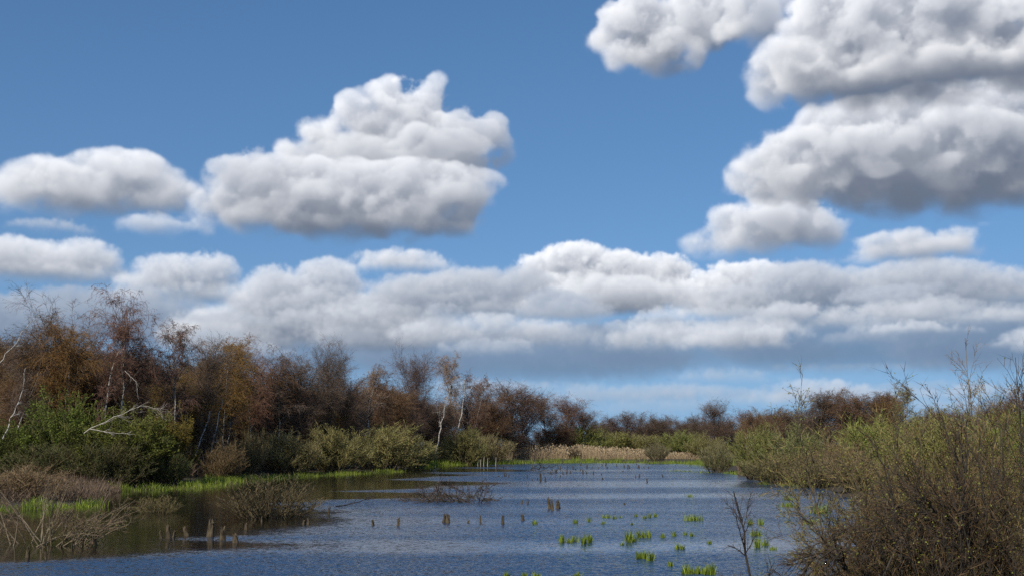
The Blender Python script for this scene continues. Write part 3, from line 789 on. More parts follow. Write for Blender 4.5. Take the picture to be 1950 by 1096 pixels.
def put_shrub(P, name, px, top, w, label, tint, leaf_tint=None, base=None, Y=None, group=None, category='shrub', deep=None, sink=0.05):
    """px: middle, top: photo row of the top, w: width in photo pixels, base: photo row of the foot (or Y)"""
    if Y is None:
        Y = ground(px, base).y
    t = at(px, top, Y)
    z0 = max(gz(t.x, Y), -0.1)
    wm_ = w / F * Y / 4.9
    hm = (t.z - z0) / 4.15
    o = thing(name, (t.x, Y, z0 - sink), label, category, group, random.uniform(0, 6.28), (wm_, (deep or 1.0) * wm_, hm))
    tw = None
    for n in ('stems', 'twigs', 'leaves'):
        if n in P:
            c = link(n, P[n], tw if n == 'leaves' else o)
            tw = c
            c.color = (*(leaf_tint if n == 'leaves' and leaf_tint else tint), 1)
    return o
WILLOW = [make_shrub(200 + i, 52, 0.5, 1.05, 1.3) for i in range(4)]
BUSHY = [make_shrub(210 + i, 50, 0.7, 1.1, 2.4, leafsize=(0.06, 0.12)) for i in range(2)]
BARE = [make_shrub(220 + i, 60, 0.4, 1.0, 0.25) for i in range(3)]
WAND = make_shrub(230, 60, 0.9, 0.7, 0.15, twigw=0.8)
OL, OL2, DK_SHADE = (0.36, 0.325, 0.17), (0.37, 0.35, 0.16), (0.17, 0.15, 0.09)
GR = (0.36, 0.42, 0.10)
W = lambda: random.choice(WILLOW)
G = 'willow bushes along the left shore'
put_shrub(BUSHY[0], 'leafy_willow', 128, 750, 230, 'bright green leafy bush on the left bank below the tallest birch', (0.19, 0.20, 0.08), (0.20, 0.235, 0.06), Y=93, group=G)  # cloud shade over this bank is put into the tints of these bushes
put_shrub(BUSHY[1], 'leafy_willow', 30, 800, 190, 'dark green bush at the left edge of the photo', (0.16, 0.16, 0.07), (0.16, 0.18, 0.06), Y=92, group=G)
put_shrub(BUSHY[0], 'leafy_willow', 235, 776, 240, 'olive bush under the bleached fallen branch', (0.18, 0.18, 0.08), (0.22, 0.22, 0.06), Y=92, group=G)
put_shrub(W(), 'willow_bush', 90, 838, 210, 'shaded dark olive bush in front of the bright green bush', DK_SHADE, (0.15, 0.16, 0.07), Y=88, group=G)
put_shrub(W(), 'willow_bush', 215, 838, 200, 'shaded dark bush hanging over the water right below the fallen branch', DK_SHADE, (0.13, 0.14, 0.06), Y=88.5, group=G)
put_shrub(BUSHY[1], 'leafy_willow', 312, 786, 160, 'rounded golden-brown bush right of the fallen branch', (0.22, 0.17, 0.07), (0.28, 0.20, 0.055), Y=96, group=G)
put_shrub(W(), 'willow_bush', 322, 858, 110, 'low dark green bush at the water below the golden-brown bush', DK_SHADE, (0.16, 0.21, 0.055), Y=93, group=G)
put_shrub(BARE[0], 'bare_shrub', 425, 838, 110, 'brown twiggy shrub at the foot of the leaning white birch stems', (0.28, 0.2, 0.13), Y=shore_y(425) + 5, group=G)
put_shrub(BARE[1], 'bare_shrub', 475, 806, 90, 'tall grey-brown shrub right of the leaning white birch stems', (0.26, 0.22, 0.14), Y=shore_y(475) + 7, group=G)
put_shrub(W(), 'willow_bush', 560, 824, 170, 'olive-brown willow bush at the left end of the rounded bush row', (0.38, 0.32, 0.19), Y=shore_y(560) + 5, group=G)
put_shrub(W(), 'willow_bush', 634, 814, 180, 'upright olive willow bush in the rounded row', (0.38, 0.335, 0.18), Y=shore_y(634) + 5, group=G)
put_shrub(W(), 'willow_bush', 722, 810, 220, 'widest rounded olive willow bush, in the middle of the left shore', (0.40, 0.35, 0.19), (0.42, 0.39, 0.2), Y=shore_y(722) + 5, group=G)
put_shrub(W(), 'willow_bush', 782, 832, 140, 'low olive bush at the right end of the rounded row, before the dark gap', (0.36, 0.32, 0.18), Y=shore_y(782) + 5, group=G)
put_shrub(W(), 'willow_bush', 880, 816, 130, 'rounded olive bush at the foot of the thin leaning white trunk', OL, Y=shore_y(880) + 5, group=G)
put_shrub(BARE[2], 'bare_shrub', 930, 824, 120, 'grey-brown bush at the left end of the pale reeds', (0.34, 0.29, 0.18), Y=shore_y(930) + 5, group=G)
put_shrub(BARE[0], 'bare_thicket', 55, 884, 250, 'low brown leafless thicket on the near left bank above the iris shoots', (0.28, 0.20, 0.14), Y=66, group=G, deep=0.5)
put_shrub(BARE[2], 'bare_thicket', -60, 880, 180, 'low brown thicket cut by the left edge of the photo', (0.28, 0.20, 0.14), Y=64, group=G, deep=0.5)
G = 'willow bushes on the far shore'
CEN = [(1098, 806, 118, 268, 'tallest bright olive mound behind the pale reeds', (0.32, 0.34, 0.13)), (1068, 822, 90, 262, 'left shoulder of the olive mounds behind the pale reeds', OL2), (1172, 818, 110, 276, 'second olive mound from the tallest one', OL2), (1232, 824, 100, 272, 'third olive mound, lower and browner', OL), (1296, 820, 100, 268, 'olive mound below the broad dome-crowned tree', (0.33, 0.35, 0.14)), (1345, 826, 80, 240, 'olive mound at the right end of the far shore', OL)]
for x, t, w, y, l, c in CEN:
    put_shrub(W(), 'willow_bush', x, t, w * 1.25, l, c, Y=y, group=G)
put_shrub(BARE[0], 'bare_shrub', 1094, 850, 40, 'small dark bush standing in the pale reeds', (0.2, 0.16, 0.13), base=877, group=G)
put_shrub(BARE[1], 'bare_shrub', 1252, 838, 62, 'grey leafless bush in front of the far olive mounds', (0.30, 0.27, 0.19), base=880, group=G)
put_shrub(BARE[2], 'bare_shrub', 1365, 838, 84, 'grey-green bush standing in the water at the far right corner', (0.30, 0.28, 0.17), base=899, group=G)
G = 'willow bushes on the right bank'
RB = [(1445, 812, 120, 112, 'olive-green bush at the tip of the right bank', (0.33, 0.33, 0.14)), (1520, 812, 140, 108, 'grey-green rounded bush second on the right bank', (0.30, 0.31, 0.16)), (1585, 830, 120, 98, 'reddish-brown twiggy bush on the right bank', (0.32, 0.23, 0.16)), (1660, 796, 170, 104, 'pale green dome-shaped willow on the right bank', (0.38, 0.40, 0.15)), (1745, 806, 170, 88, 'yellow-olive willow behind the dark tangle', (0.38, 0.36, 0.16)), (1830, 790, 190, 84, 'olive willow behind the bare spiky branches', OL2), (1920, 782, 190, 78, 'green willow at the right edge of the photo', (0.34, 0.38, 0.12)), (1480, 852, 130, 101, 'low brown-olive bush along the right waterline', (0.30, 0.26, 0.15)), (1560, 862, 130, 92, 'low brown bush overhanging the right waterline', (0.27, 0.22, 0.14)), (1640, 850, 140, 80, 'pinkish-brown thicket left of the yellow-olive willow', (0.32, 0.25, 0.17))]
for x, t, w, y, l, c in RB:
    put_shrub(BARE[1] if 'brown' in l else W(), 'willow_bush', x, t, w * 1.2, l, c, Y=y, group=G)
G = 'shrubs standing in the water'
put_shrub(WAND, 'water_shrub', 520, 906, 330, 'wide twiggy grey-brown shrub standing in the water left of the middle', (0.24, 0.19, 0.12), base=985, group=G, deep=0.6)
put_shrub(WAND, 'water_shrub', 300, 940, 110, 'small faint twig clump in the dark water left of the wide twiggy shrub', (0.26, 0.22, 0.12), base=976, group=G)
# small hut half hidden behind the leaning birch stems
hm_, nt, out = material('weathered_red_boards')
tcn = nd(nt, 'ShaderNodeTexCoord')
nn = nd(nt, 'ShaderNodeTexNoise', {'Vector': nd(nt, 'ShaderNodeMapping', {'Vector': tcn.outputs['Object'], 'Scale': (1, 1, .2)}).outputs[0], 'Scale': 6.0, 'Detail': 4.0})
dd_ = nd(nt, 'ShaderNodeBsdfPrincipled', {'Base Color': ramp(nt, nn.outputs['Fac'], [(.3, (.13, .06, .04)), (.7, (.26, .14, .09))]), 'Roughness': .9})
nt.links.new(dd_.outputs[0], out.inputs[0])
def box(m, a, b):
    (x0, y0, z0), (x1, y1, z1) = a, b
    m.add([(x0, y0, z0), (x1, y0, z0), (x1, y1, z0), (x0, y1, z0), (x0, y0, z1), (x1, y0, z1), (x1, y1, z1), (x0, y1, z1)], quad=[(0, 3, 2, 1), (4, 5, 6, 7), (0, 1, 5, 4), (1, 2, 6, 5), (2, 3, 7, 6), (3, 0, 4, 7)])
hp = at(408, 850, 118)
hut = thing('hut', (hp.x, 118, gz(hp.x, 118)), 'low reddish-brown hut glimpsed behind the leaning white birch stems', 'hut')
m = Mesh(); box(m, (-1.7, 0, 0), (1.7, 2.4, 1.75)); link('wall', m.build('wall', hm_), hut)
m = Mesh(); m.add([(-2, -.35, 1.75), (2, -.35, 1.75), (2, 2.8, 2.5), (-2, 2.8, 2.5), (-2, -.35, 1.83), (2, -.35, 1.83), (2, 2.8, 2.58), (-2, 2.8, 2.58)], quad=[(0, 3, 2, 1), (4, 5, 6, 7), (0, 1, 5, 4), (1, 2, 6, 5), (2, 3, 7, 6), (3, 0, 4, 7)])
rf = link('roof', m.build('roof', M_BARK), hut)
m = Mesh(); box(m, (-2.02, -.40, 1.72), (2.02, -.352, 1.86)); link('fascia', m.build('fascia', M_DEAD), rf)
# undergrowth under the wood: a mass nobody could count
def undergrowth(name, seed, pts, n, hmax, mat, label):
    """twig thicket scattered in quads given as photo columns with near and far distance"""
    r = np.random.default_rng(seed)
    m = Mesh()
    a = np.array(pts, float)
    px = r.uniform(a[0, 0], a[-1, 0], n)
    y0, y1 = np.interp(px, a[:, 0], a[:, 1]), np.interp(px, a[:, 0], a[:, 2])
    y = y0 + (y1 - y0) * r.uniform(0, 1, n)
    x = (px - CX) / F * y / math.cos(PITCH)
    z = height(x, y)
    h = hmax * r.uniform(0.15, 1, n) ** 1.3 * (0.55 + 0.45 * np.sin(x * 0.7 + 2 * np.sin(y * 0.4)) ** 2)
    p0 = np.stack([x, y, z + h * r.uniform(0, 0.55, n)], 1)
    d = unit(r.normal(0, 0.55, (n, 3)) * [1, 1, 0.3] + Z)
    slivers(m, p0, p0 + d * (0.25 + 0.45 * h)[:, None], r.uniform(0.02, 0.05, n), r)
    return tag(link(name, m.build(name, mat)), label, 'undergrowth', kind='stuff')
undergrowth('undergrowth', 5, [(-150, 92, 126), (200, 96, 132), (400, 106, 148), (600, 138, 190), (800, 188, 240), (1000, 240, 300), (1110, 270, 330)], 90000, 5.0, M_LITTER, 'dark tangled undergrowth beneath the trees of the left wood')
undergrowth('undergrowth', 8, [(-200, 63, 92), (60, 63, 92), (190, 66, 92), (250, 84, 97)], 32000, 1.4, M_LITTER, 'low brown dry growth covering the near left bank')
undergrowth('undergrowth', 6, [(1395, 118, 190), (1500, 112, 190), (1650, 104, 180), (1800, 92, 160), (2050, 80, 140)], 45000, 3.6, M_LITTER, 'brown tangled undergrowth between the right-bank bushes')
undergrowth('undergrowth', 7, [(1000, 262, 400), (1200, 270, 400), (1420, 250, 400)], 30000, 4.5, M_LITTER, 'grey-brown undergrowth at the foot of the far trees')
print('shrubs', time.time() - T0)
# ------------------------------------------------------------------ iris belts, reeds
def blades(m, p, h, w, r, bend=0.25):
    n = len(p)
    d = unit(np.concatenate([r.normal(0, 0.13, (n, 2)), np.ones((n, 1))], 1))
    b = np.concatenate([r.normal(0, bend, (n, 2)), -np.abs(r.normal(0, 0.1, (n, 1)))], 1)
    t = np.array([0, 0.55, 1.0])[None, :, None]
    c = p[:, None] + d[:, None] * h[:, None, None] * t + b[:, None] * h[:, None, None] * t * t
    s = np.concatenate([unit(r.standard_normal((n, 2))), np.zeros((n, 1))], 1) * (w[:, None] * 0.5)
    v = np.stack([c[:, 0] - s, c[:, 0] + s, c[:, 1] + s * 0.9, c[:, 1] - s * 0.9, c[:, 2]], 1)
    i = np.arange(n)[:, None] * 5
    m.add(v, tri=i + [[3, 2, 4]], quad=i + [[0, 1, 2, 3]])
def belt(name, seed, line, n, width, hh, ww, mat, label, category, off=0.0, patch=0.0, bend=0.25):
    """upright blades along a shore line (points on the ground)"""
    r = np.random.default_rng(seed)
    P = np.array(line, float)
    seg = np.linalg.norm(np.diff(P, axis=0), axis=1)
    cum = np.concatenate([[0], np.cumsum(seg)])
    s = r.uniform(0, cum[-1], n)
    if patch:
        keep = (np.sin(s * 0.9 + 3 * np.sin(s * 0.23)) + np.sin(s * 2.3)) * 0.5 > r.uniform(-1.2, patch, n)
        s = s[keep]
    x, y = np.interp(s, cum, P[:, 0]), np.interp(s, cum, P[:, 1])
    k = np.clip(np.searchsorted(cum, s) - 1, 0, len(seg) - 1)
    tg = np.diff(P, axis=0)[k] / seg[k][:, None]
    o = off + r.normal(0, 0.5, len(s)) * width
    x, y = x - tg[:, 1] * o, y + tg[:, 0] * o
    z = np.maximum(height(x, y), -0.25)
    m = Mesh()
    h = r.uniform(*hh, len(s)) * (0.72 + 0.28 * np.sin(s * 1.7 + 2.1 * np.sin(s * 0.37)))
    blades(m, np.stack([x, y, z - 0.02], 1), h, r.uniform(*ww, len(s)), r, bend)
    return tag(link(name, m.build(name, mat)), label, category, kind='stuff')
belt('iris_belt', 1, gpx([(215, 934), (300, 931), (370, 928), (420, 919), (480, 912), (600, 905), (760, 897)]), 9000, 1.6, (0.5, 1.0), (0.03, 0.055), M_IRIS, 'bright green iris shoots along the left waterline', 'iris shoots', -0.2, 0.1)
belt('iris_belt', 2, gpx([(780, 888), (830, 885), (905, 883), (1000, 881), (1085, 880), (1230, 881), (1340, 883), (1400, 890)]), 20000, 4.5, (0.6, 1.25), (0.04, 0.07), M_IRIS, 'bright green iris strip in front of the pale reeds', 'iris shoots', 0.8, 0.5)
belt('iris_belt', 3, gpx([(-60, 972), (40, 969), (110, 967), (190, 962)]), 800, 0.8, (0.6, 1.0), (0.03, 0.05), M_IRIS, 'green iris shoots at the near left bank below the brown thicket', 'iris shoots', -0.2, 0.3)
belt('iris_belt', 4, gpx([(1285, 896), (1340, 899), (1400, 901), (1430, 905)]), 1500, 1.2, (0.4, 0.7), (0.04, 0.07), M_IRIS, 'green iris patch by the grey-green bush at the far right corner', 'iris shoots', 0, 0.5)
belt('iris_belt', 8, gpx([(1445, 921), (1480, 922), (1540, 926), (1575, 927)]), 400, 0.6, (0.4, 0.7), (0.03, 0.06), M_IRIS, 'green iris shoots under the right waterline bushes', 'iris shoots', 0, 0.1)
belt('dead_stalks', 11, gpx([(215, 935), (370, 929), (480, 913), (600, 905), (760, 897)]), 2600, 2.2, (0.25, 0.8), (0.02, 0.05), M_LITTER, 'dead brown stalks among the left waterline irises', 'dead stalks', 0.2, 0.2)
r_ = np.random.default_rng(9)
def reeds(name, seed, pts, n, hh, label):
    r = np.random.default_rng(seed)
    m = Mesh()
    a = np.array(pts, float)
    px = r.uniform(a[0, 0], a[-1, 0], n)
    y0, y1 = np.interp(px, a[:, 0], a[:, 1]), np.interp(px, a[:, 0], a[:, 2])
    y = y0 + (y1 - y0) * r.uniform(0, 1, n)
    x = (px - CX) / F * y / math.cos(PITCH)
    top = np.interp(px, a[:, 0], a[:, 3])
    h = top * r.uniform(0.45, 1.1, n) * (0.78 + 0.22 * np.sin(x * 0.45 + 1.7 * np.sin(y * .6) + np.sin(x * 1.3)))
    p = np.stack([x, y, height(x, y) - 0.05], 1)
    blades(m, p, h, r.uniform(0.03, 0.06, n), r, 0.07)
    k = r.random(n) < 0.5
    q = p[k] + np.array([0, 0, 1.0]) * h[k][:, None] * 0.9
    leaves(m, q, r.uniform(0.25, 0.5, k.sum()), r, 2.0)
    return tag(link(name, m.build(name, M_REED)), label, 'reeds', kind='stuff')
reeds('reed_bed', 1, [(930, 218, 258, 1.8), (990, 236, 262, 3.0), (1060, 240, 262, 3.3), (1180, 240, 262, 2.6), (1250, 240, 255, 1.6), (1350, 236, 250, 1.3)], 24000, 3, 'pale straw-coloured reed bed on the far shore')
# ------------------------------------------------------------------ iris clumps out in the water
def ordinal(i):
    ones = ['', 'first', 'second', 'third', 'fourth', 'fifth', 'sixth', 'seventh', 'eighth', 'ninth', 'tenth', 'eleventh', 'twelfth', 'thirteenth', 'fourteenth', 'fifteenth', 'sixteenth', 'seventeenth', 'eighteenth', 'nineteenth']
    tens = {2: 'twent', 3: 'thirt', 4: 'fort', 5: 'fift', 6: 'sixt', 7: 'sevent', 8: 'eight'}
    if i < 20:
        return ones[i]
    t, o = divmod(i, 10)
    return tens[t] + ('ieth' if o == 0 else 'y-' + ones[o])
CLUMPS = {
 'in the far open water right': [(1314, 945, 12, 8), (1501, 951, 20, 10), (1501, 964, 32, 12)],
 'in the upper row in mid water': [(1018, 997, 9, 10), (1095, 995, 8, 11), (1122, 992, 6, 13), (1149, 997, 8, 8), (1155, 985, 14, 9), (1170, 987, 6, 9), (1182, 985, 7, 6), (1203, 998, 6, 7), (1211, 983, 6, 9), (1229, 986, 6, 10), (1238, 985, 6, 11), (1248, 983, 5, 11), (1320, 990, 30, 15)],
 'in the middle row in mid water': [(1070, 1032, 11, 19), (1082, 1032, 8, 13), (1093, 1031, 8, 15), (1112, 1035, 9, 24), (1123, 1032, 9, 22), (1186, 1037, 7, 8), (1197, 1032, 11, 30), (1208, 1030, 9, 17), (1217, 1023, 9, 22), (1226, 1023, 7, 15), (1235, 1023, 8, 17), (1262, 1023, 7, 12), (1284, 1020, 7, 12), (1304, 1018, 6, 11), (1317, 1020, 8, 12), (1352, 1034, 6, 9)],
 'in the lower row in mid water': [(1218, 1063, 8, 18), (1227, 1063, 7, 23), (1240, 1067, 10, 26), (1276, 1077, 7, 14), (1290, 1045, 6, 16), (1300, 1045, 8, 12)],
 'at the bottom edge of the photo': [(965, 1098, 9, 14), (1000, 1098, 8, 13), (1021, 1098, 10, 12), (1100, 1098, 10, 14), (1306, 1092, 14, 24), (1316, 1092, 9, 17), (1329, 1091, 15, 17), (1343, 1092, 9, 20), (1354, 1093, 14, 26)],
 'in the water beside the bare sapling': [(1429, 998, 8, 15), (1449, 998, 8, 15), (1441, 1019, 18, 15), (1443, 1042, 9, 26), (1457, 1038, 8, 18), (1472, 1046, 9, 10), (1541, 997, 22, 13), (1561, 977, 28, 24)],
}
for place, lst in CLUMPS.items():
    for i, (x, y, w, h) in enumerate(sorted(lst)):
        g = ground(x, y)
        r = np.random.default_rng(int(x * 7 + y))
        wm_, hm = w / F * g.y, h / F * g.y
        n = int(12 + w * 3.4)
        m = Mesh()
        p = np.stack([r.normal(0, wm_ * 0.28, n), r.normal(0, wm_ * 0.28, n), np.full(n, -0.12)], 1)
        blades(m, p, (hm * r.uniform(0.45, 1.05, n) + 0.12), r.uniform(0.022, 0.04, n), r, 0.12)
        size = 'tall' if h >= 20 else 'wide' if w >= 18 else 'small'
        o = link('iris_clump', m.build('iris_clump', M_IRIS))
        o.location = g
        tag(o, '%s green iris clump, %s from left %s' % (size, ordinal(i + 1), place), 'iris clump', 'iris clumps standing in the water')
# ------------------------------------------------------------------ stumps
def make_stump(seed, prongs=1):
    """broken, weathered stump one metre tall and about a quarter wide: splintered top, hollowed side, flared foot"""
    r = np.random.default_rng(seed)
    m = Mesh()
    for k in range(prongs):
        S, K = 9, 7
        cx, cy = (0, 0) if k == 0 else r.normal(0, 0.13, 2)
        hh = 1.0 if k == 0 else r.uniform(0.55, 0.95)
        an = np.arange(S) * 2 * math.pi / S
        t = np.linspace(0, 1, K)
        prof = (0.125 * (1 - 0.45 * t) + 0.05 * np.exp(-t * 7)) * (1 if k == 0 else 0.7)
        rad = prof[:, None] * (1 + r.normal(0, 0.2, (1, S)) + r.normal(0, 0.08, (K, S)))
        lean = r.normal(0, 0.07, 2)
        z = t[:, None] * hh * np.ones((1, S))
        z[-1] *= 1 - np.minimum(np.abs(r.normal(0, 0.22, S)), .5)
        z[-2] = np.minimum(z[-2], z[-1] - 0.02); z[-3] = np.minimum(z[-3], z[-2] - 0.02)
        v = np.stack([cx + np.cos(an) * rad + lean[0] * z, cy + np.sin(an) * rad + lean[1] * z, z - 0.25], -1)
        idx = np.arange(K * S).reshape(K, S)
        nx = np.roll(idx, -1, axis=1)
        m.add(v, quad=np.stack([idx[:-1], nx[:-1], nx[1:], idx[1:]], -1))
        base = m.n
        inner = v[-1] * [1, 1, 1]
        c = inner.mean(axis=0) - [0, 0, 0.10]
        m.add(np.concatenate([inner, [c]]), tri=[(i, (i + 1) % S, S) for i in range(S)])
    return m.build('tree_stump', M_STUMP)
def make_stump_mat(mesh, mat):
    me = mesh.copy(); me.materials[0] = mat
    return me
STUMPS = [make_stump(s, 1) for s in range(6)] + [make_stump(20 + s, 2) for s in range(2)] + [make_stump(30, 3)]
BACKLIT = [make_stump_mat(q, M_DARKBARK) for q in STUMPS]  # same stumps with backlit shade put into a darker bark colour
def put_stump(x, y, h, w, label, k=None, tilt=0.0, dark=False):
    g = ground(x, y)
    hm, wm_ = h / F * g.y, w / F * g.y
    k = random.randrange(6) if k is None else k
    o = link('tree_stump', (BACKLIT if dark else STUMPS)[k])
    w *= 1.25; wm_ *= 1.25
    span = 0.25 if k < 6 else 0.48
    o.scale = (wm_ / span, wm_ / span, hm / 0.75)
    o.rotation_euler = (random.uniform(-.08, .08), tilt or random.uniform(-.22, .22), random.uniform(0, 6.28))
    o.location = g
    return tag(o, label, 'tree stump', 'dead stumps standing in the water')
NEAR = [(53, 1061, 27, 6, 'pale short post-like stump at the lower left corner'), (87, 1064, 17, 4, 'thin dark stump right of the pale post at the lower left corner'), (182, 1038, 21, 9, 'black stump at the tip of the drooping bare shrub'),
 (307, 1025, 18, 5, 'leftmost stump of the near row left of the forked stump'), (322, 1024, 28, 8, 'pointed pale stump, second in the near left row'), (330, 1022, 14, 4, 'thin dark stump leaning against the pointed pale one'), (356, 1019, 20, 8, 'blunt post-shaped stump between the pointed one and the forked one'),
 (422, 1028, 29, 10, 'splintered stump just right of the forked stump'), (449, 1032, 20, 9, 'leaning broken stump at the right end of the near left row'), (469, 1007, 14, 5, 'small dark stump behind the near left row'),
 (499, 992, 10, 4, 'tiny pale stump at the foot of the wide water shrub'), (578, 997, 8, 5, 'low dark stub right of the wide water shrub'), (588, 997, 13, 4, 'slim brown stump right of the low dark stub'), (626, 980, 20, 4, 'thin pale-topped stump before the floating branches'),
 (711, 999, 14, 5, 'dark pointed stump, first in the middle row across the blue water'), (759, 1000, 18, 5, 'pale-tipped stump, second in the middle row across the blue water'), (845, 994, 19, 5, 'left one of the close pair in the middle row'), (853, 995, 20, 6, 'right one of the close pair in the middle row'), (890, 995, 6, 5, 'low black stub between the close pair and the thin stump'), (915, 994, 17, 3, 'thin spiky stump right of the low black stub'), (957, 997, 19, 6, 'thick dark stump left of the blunt one in the middle row'), (996, 990, 14, 7, 'blunt rounded stump at the right end of the middle row'),
 (993, 958, 8, 4, 'small dark stub left of the paired tall stumps'), (1004, 959, 11, 4, 'small leaning stump next to the small dark stub'), (1046, 968, 25, 5, 'left half of the paired tall stumps in mid water'), (1052, 971, 27, 5, 'right half of the paired tall stumps in mid water'), (1189, 960, 4, 4, 'tiny round stub alone in open mid water')]
for x, y, h, w, l in NEAR:
    put_stump(x, y, h, w, l)
put_stump(401, 1021, 36, 18, 'tallest forked stump with three splintered prongs in the near left row', 8)
put_stump(1062, 967, 17, 14, 'low chunky broken stump beside the paired tall stumps', 7)
FARS = [(15, 205, 35, 9), (285, 255, 20, 9), (315, 238, 14, 18), (395, 235, 65, 12), (410, 238, 50, 14), (445, 245, 50, 8), (575, 200, 20, 9), (465, 120, 30, 12), (300, 140, 25, 8), (378, 140, 40, 7), (405, 145, 25, 10), (680, 260, 50, 12), (738, 290, 35, 8), (805, 280, 35, 6), (840, 295, 120, 20), (905, 298, 65, 22), (875, 135, 30, 10), (750, 160, 25, 7), (775, 165, 22, 8), (968, 200, 35, 8), (1027, 195, 50, 24), (1085, 150, 50, 7), (1120, 210, 40, 7), (1165, 205, 110, 9), (1210, 200, 40, 13), (1245, 150, 55, 10), (1270, 158, 25, 9), (1340, 100, 25, 8), (1335, 165, 25, 9), (1365, 205, 60, 14), (1410, 205, 35, 6), (1415, 138, 55, 16), (1475, 138, 25, 13), (1490, 210, 50, 9), (1560, 138, 20, 9), (1595, 215, 20, 9), (1605, 108, 30, 9), (1645, 105, 40, 18), (1613, 275, 35, 15), (1080, 245, 25, 9), (1268, 270, 9, 18), (1665, 140, 35, 7), (1790, 115, 40, 9), (1865, 178, 12, 18), (1880, 125, 35, 9), (1918, 140, 60, 12)]
FARS = [(900 + a * .1538, 870 + b * .1538, h * .1538, w * .1538) for a, b, h, w in FARS]
FARS += [(1150 + a * .1538, 870 + b * .1538, h * .1538, w * .1538) for a, b, h, w in [(252, 130, 35, 9), (325, 140, 45, 9), (430, 135, 45, 20), (405, 95, 25, 9), (497, 135, 30, 8), (550, 135, 25, 8), (395, 248, 28, 9), (437, 248, 50, 15), (535, 310, 60, 14), (733, 245, 40, 9)]]
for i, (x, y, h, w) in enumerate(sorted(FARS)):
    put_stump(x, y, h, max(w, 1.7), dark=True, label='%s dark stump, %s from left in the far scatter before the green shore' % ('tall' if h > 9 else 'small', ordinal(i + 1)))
for i, (x, h) in enumerate(((910, 16), (915, 14), (921, 20), (928, 18), (944, 17))):
    g = ground(x, 885)
    m = Mesh()
    r = np.random.default_rng(500 + i)
    tubes(m, curves(np.array([[0, 0, -0.3]]), np.array([[0.03, 0, 1.0]]), [h * .8 / F * g.y + .3], r.normal(0, .04, (1, 3)), 6, r, .06), [0.06], [0.035], 7)
    o = link('bleached_post', m.build('bleached_post', M_DEAD))
    o.location = g
    tag(o, 'pale bleached stem, %s from left, at the left end of the far irises' % ordinal(i + 1), 'dead stem', 'bleached stems at the far shore')
print('water plants', time.time() - T0)
# ------------------------------------------------------------------ dead branches
def dead_branch(name, seed, pts, rad, label, mat, forks=10, group=None, sub=6, flen=0.35, category='fallen branch', spread=(15, 55)):
    """a bare branch through given points with side shoots"""
    r = np.random.default_rng(seed)
    P = np.array([tuple(p) for p in pts])
    o = thing(name, tuple(P[0]), label, category, group)
    t = np.linspace(0, len(P) - 1, 14)
    k = np.minimum(t.astype(int), len(P) - 2)
    f = (t - k)[:, None]
    c = (P[k] * (1 - f) + P[k + 1] * f)[None] - P[0]
    L = np.linalg.norm(c[0, -1])
    c[:, 1:] += r.normal(0, 0.008 * L, c[:, 1:].shape)
    m = Mesh()
    rad = rad * 0.7
    tubes(m, c, [rad], [rad * 0.25], 6)
    link('stem', m.build('stem', mat, True), o)
    m = Mesh()
    s, d, par, tt = offshoots(c, forks, 0.15, 0.98, *spread, r)
    l1 = curves(s, d, L * flen * r.uniform(0.4, 1, len(tt)) * (1.1 - 0.6 * tt), r.normal(0, 0.15, (len(tt), 3)), 6, r, 0.2)
    tubes(m, l1, rad * 0.45 * (1.1 - tt * 0.6), np.full(len(tt), rad * 0.12), 4)
    s, d, par, t2 = offshoots(l1, sub, 0.2, 1, 15, 55, r)
    l2 = curves(s, d, L * 0.12 * r.uniform(0.4, 1, len(t2)), r.normal(0, 0.15, (len(t2), 3)), 4, r, 0.2)
    tubes(m, l2, np.full(len(t2), rad * 0.18), np.full(len(t2), rad * 0.06), 3)
    link('side_branches', m.build('side_branches', mat, True), o)
    return o
dead_branch('fallen_branch', 4, [at(160, 824, 84), at(195, 804, 84), at(235, 786, 84.5), at(268, 772, 85), at(295, 774, 85), at(303, 782, 85)], 0.055, 'bleached white fallen branch lying over the olive bush on the left bank', M_DEAD, 16, flen=0.28, spread=(8, 32))
dead_branch('fallen_branch', 5, [at(172, 816, 83.5), at(205, 822, 83.5), at(258, 826, 84)], 0.05, 'thin pale broken branch just under the bleached fallen branch', M_DEAD, 6, flen=.25)
dead_branch('floating_branch', 6, [ground(98, 931, .25), ground(125, 930, .3), ground(152, 931, .2)], 0.06, 'pale stick lying at the foot of the shaded left bushes', M_DEAD, 3, flen=.2)
dead_branch('floating_branch', 7, [ground(640, 963, 0.02), ground(670, 958, 0.10), ground(700, 948, 0.35), ground(712, 940, .5)], 0.06, 'dark broken branch floating left of the brush heap', M_DARKBARK, 10)
dead_branch('floating_branch', 8, [ground(1005, 893, .05), ground(1030, 891, .3), ground(1062, 888, .9)], 0.12, 'grey branch half sunk among the far stumps', M_DARKBARK, 9)
dead_branch('leaning_trunk', 9, [at(5, 835, 82), at(22, 795, 83), at(44, 745, 84), at(48, 700, 85)], 0.06, 'mottled pale trunk leaning up from the left bushes', M_BIRCH, 3, flen=.16, category='trunk')
dead_branch('leaning_trunk', 10, [at(372, 868, 108), at(382, 835, 108), at(396, 803, 108), at(400, 782, 108)], 0.12, 'white leaning birch stem, left of the pair at the wood edge', M_BIRCH, 3, flen=.16, category='trunk')
dead_branch('leaning_trunk', 11, [at(401, 862, 109), at(408, 830, 109), at(418, 790, 109), at(425, 755, 109)], 0.12, 'white forked birch stem, right of the pair at the wood edge', M_BIRCH, 3, flen=.16, category='trunk')
dead_branch('leaning_trunk', 12, [at(830, 862, 182), at(840, 810, 182), at(849, 765, 182), at(861, 727, 182)], 0.17, 'tall white birch trunk leaning right beside the oak', M_BIRCH, 4, flen=.16, category='trunk')
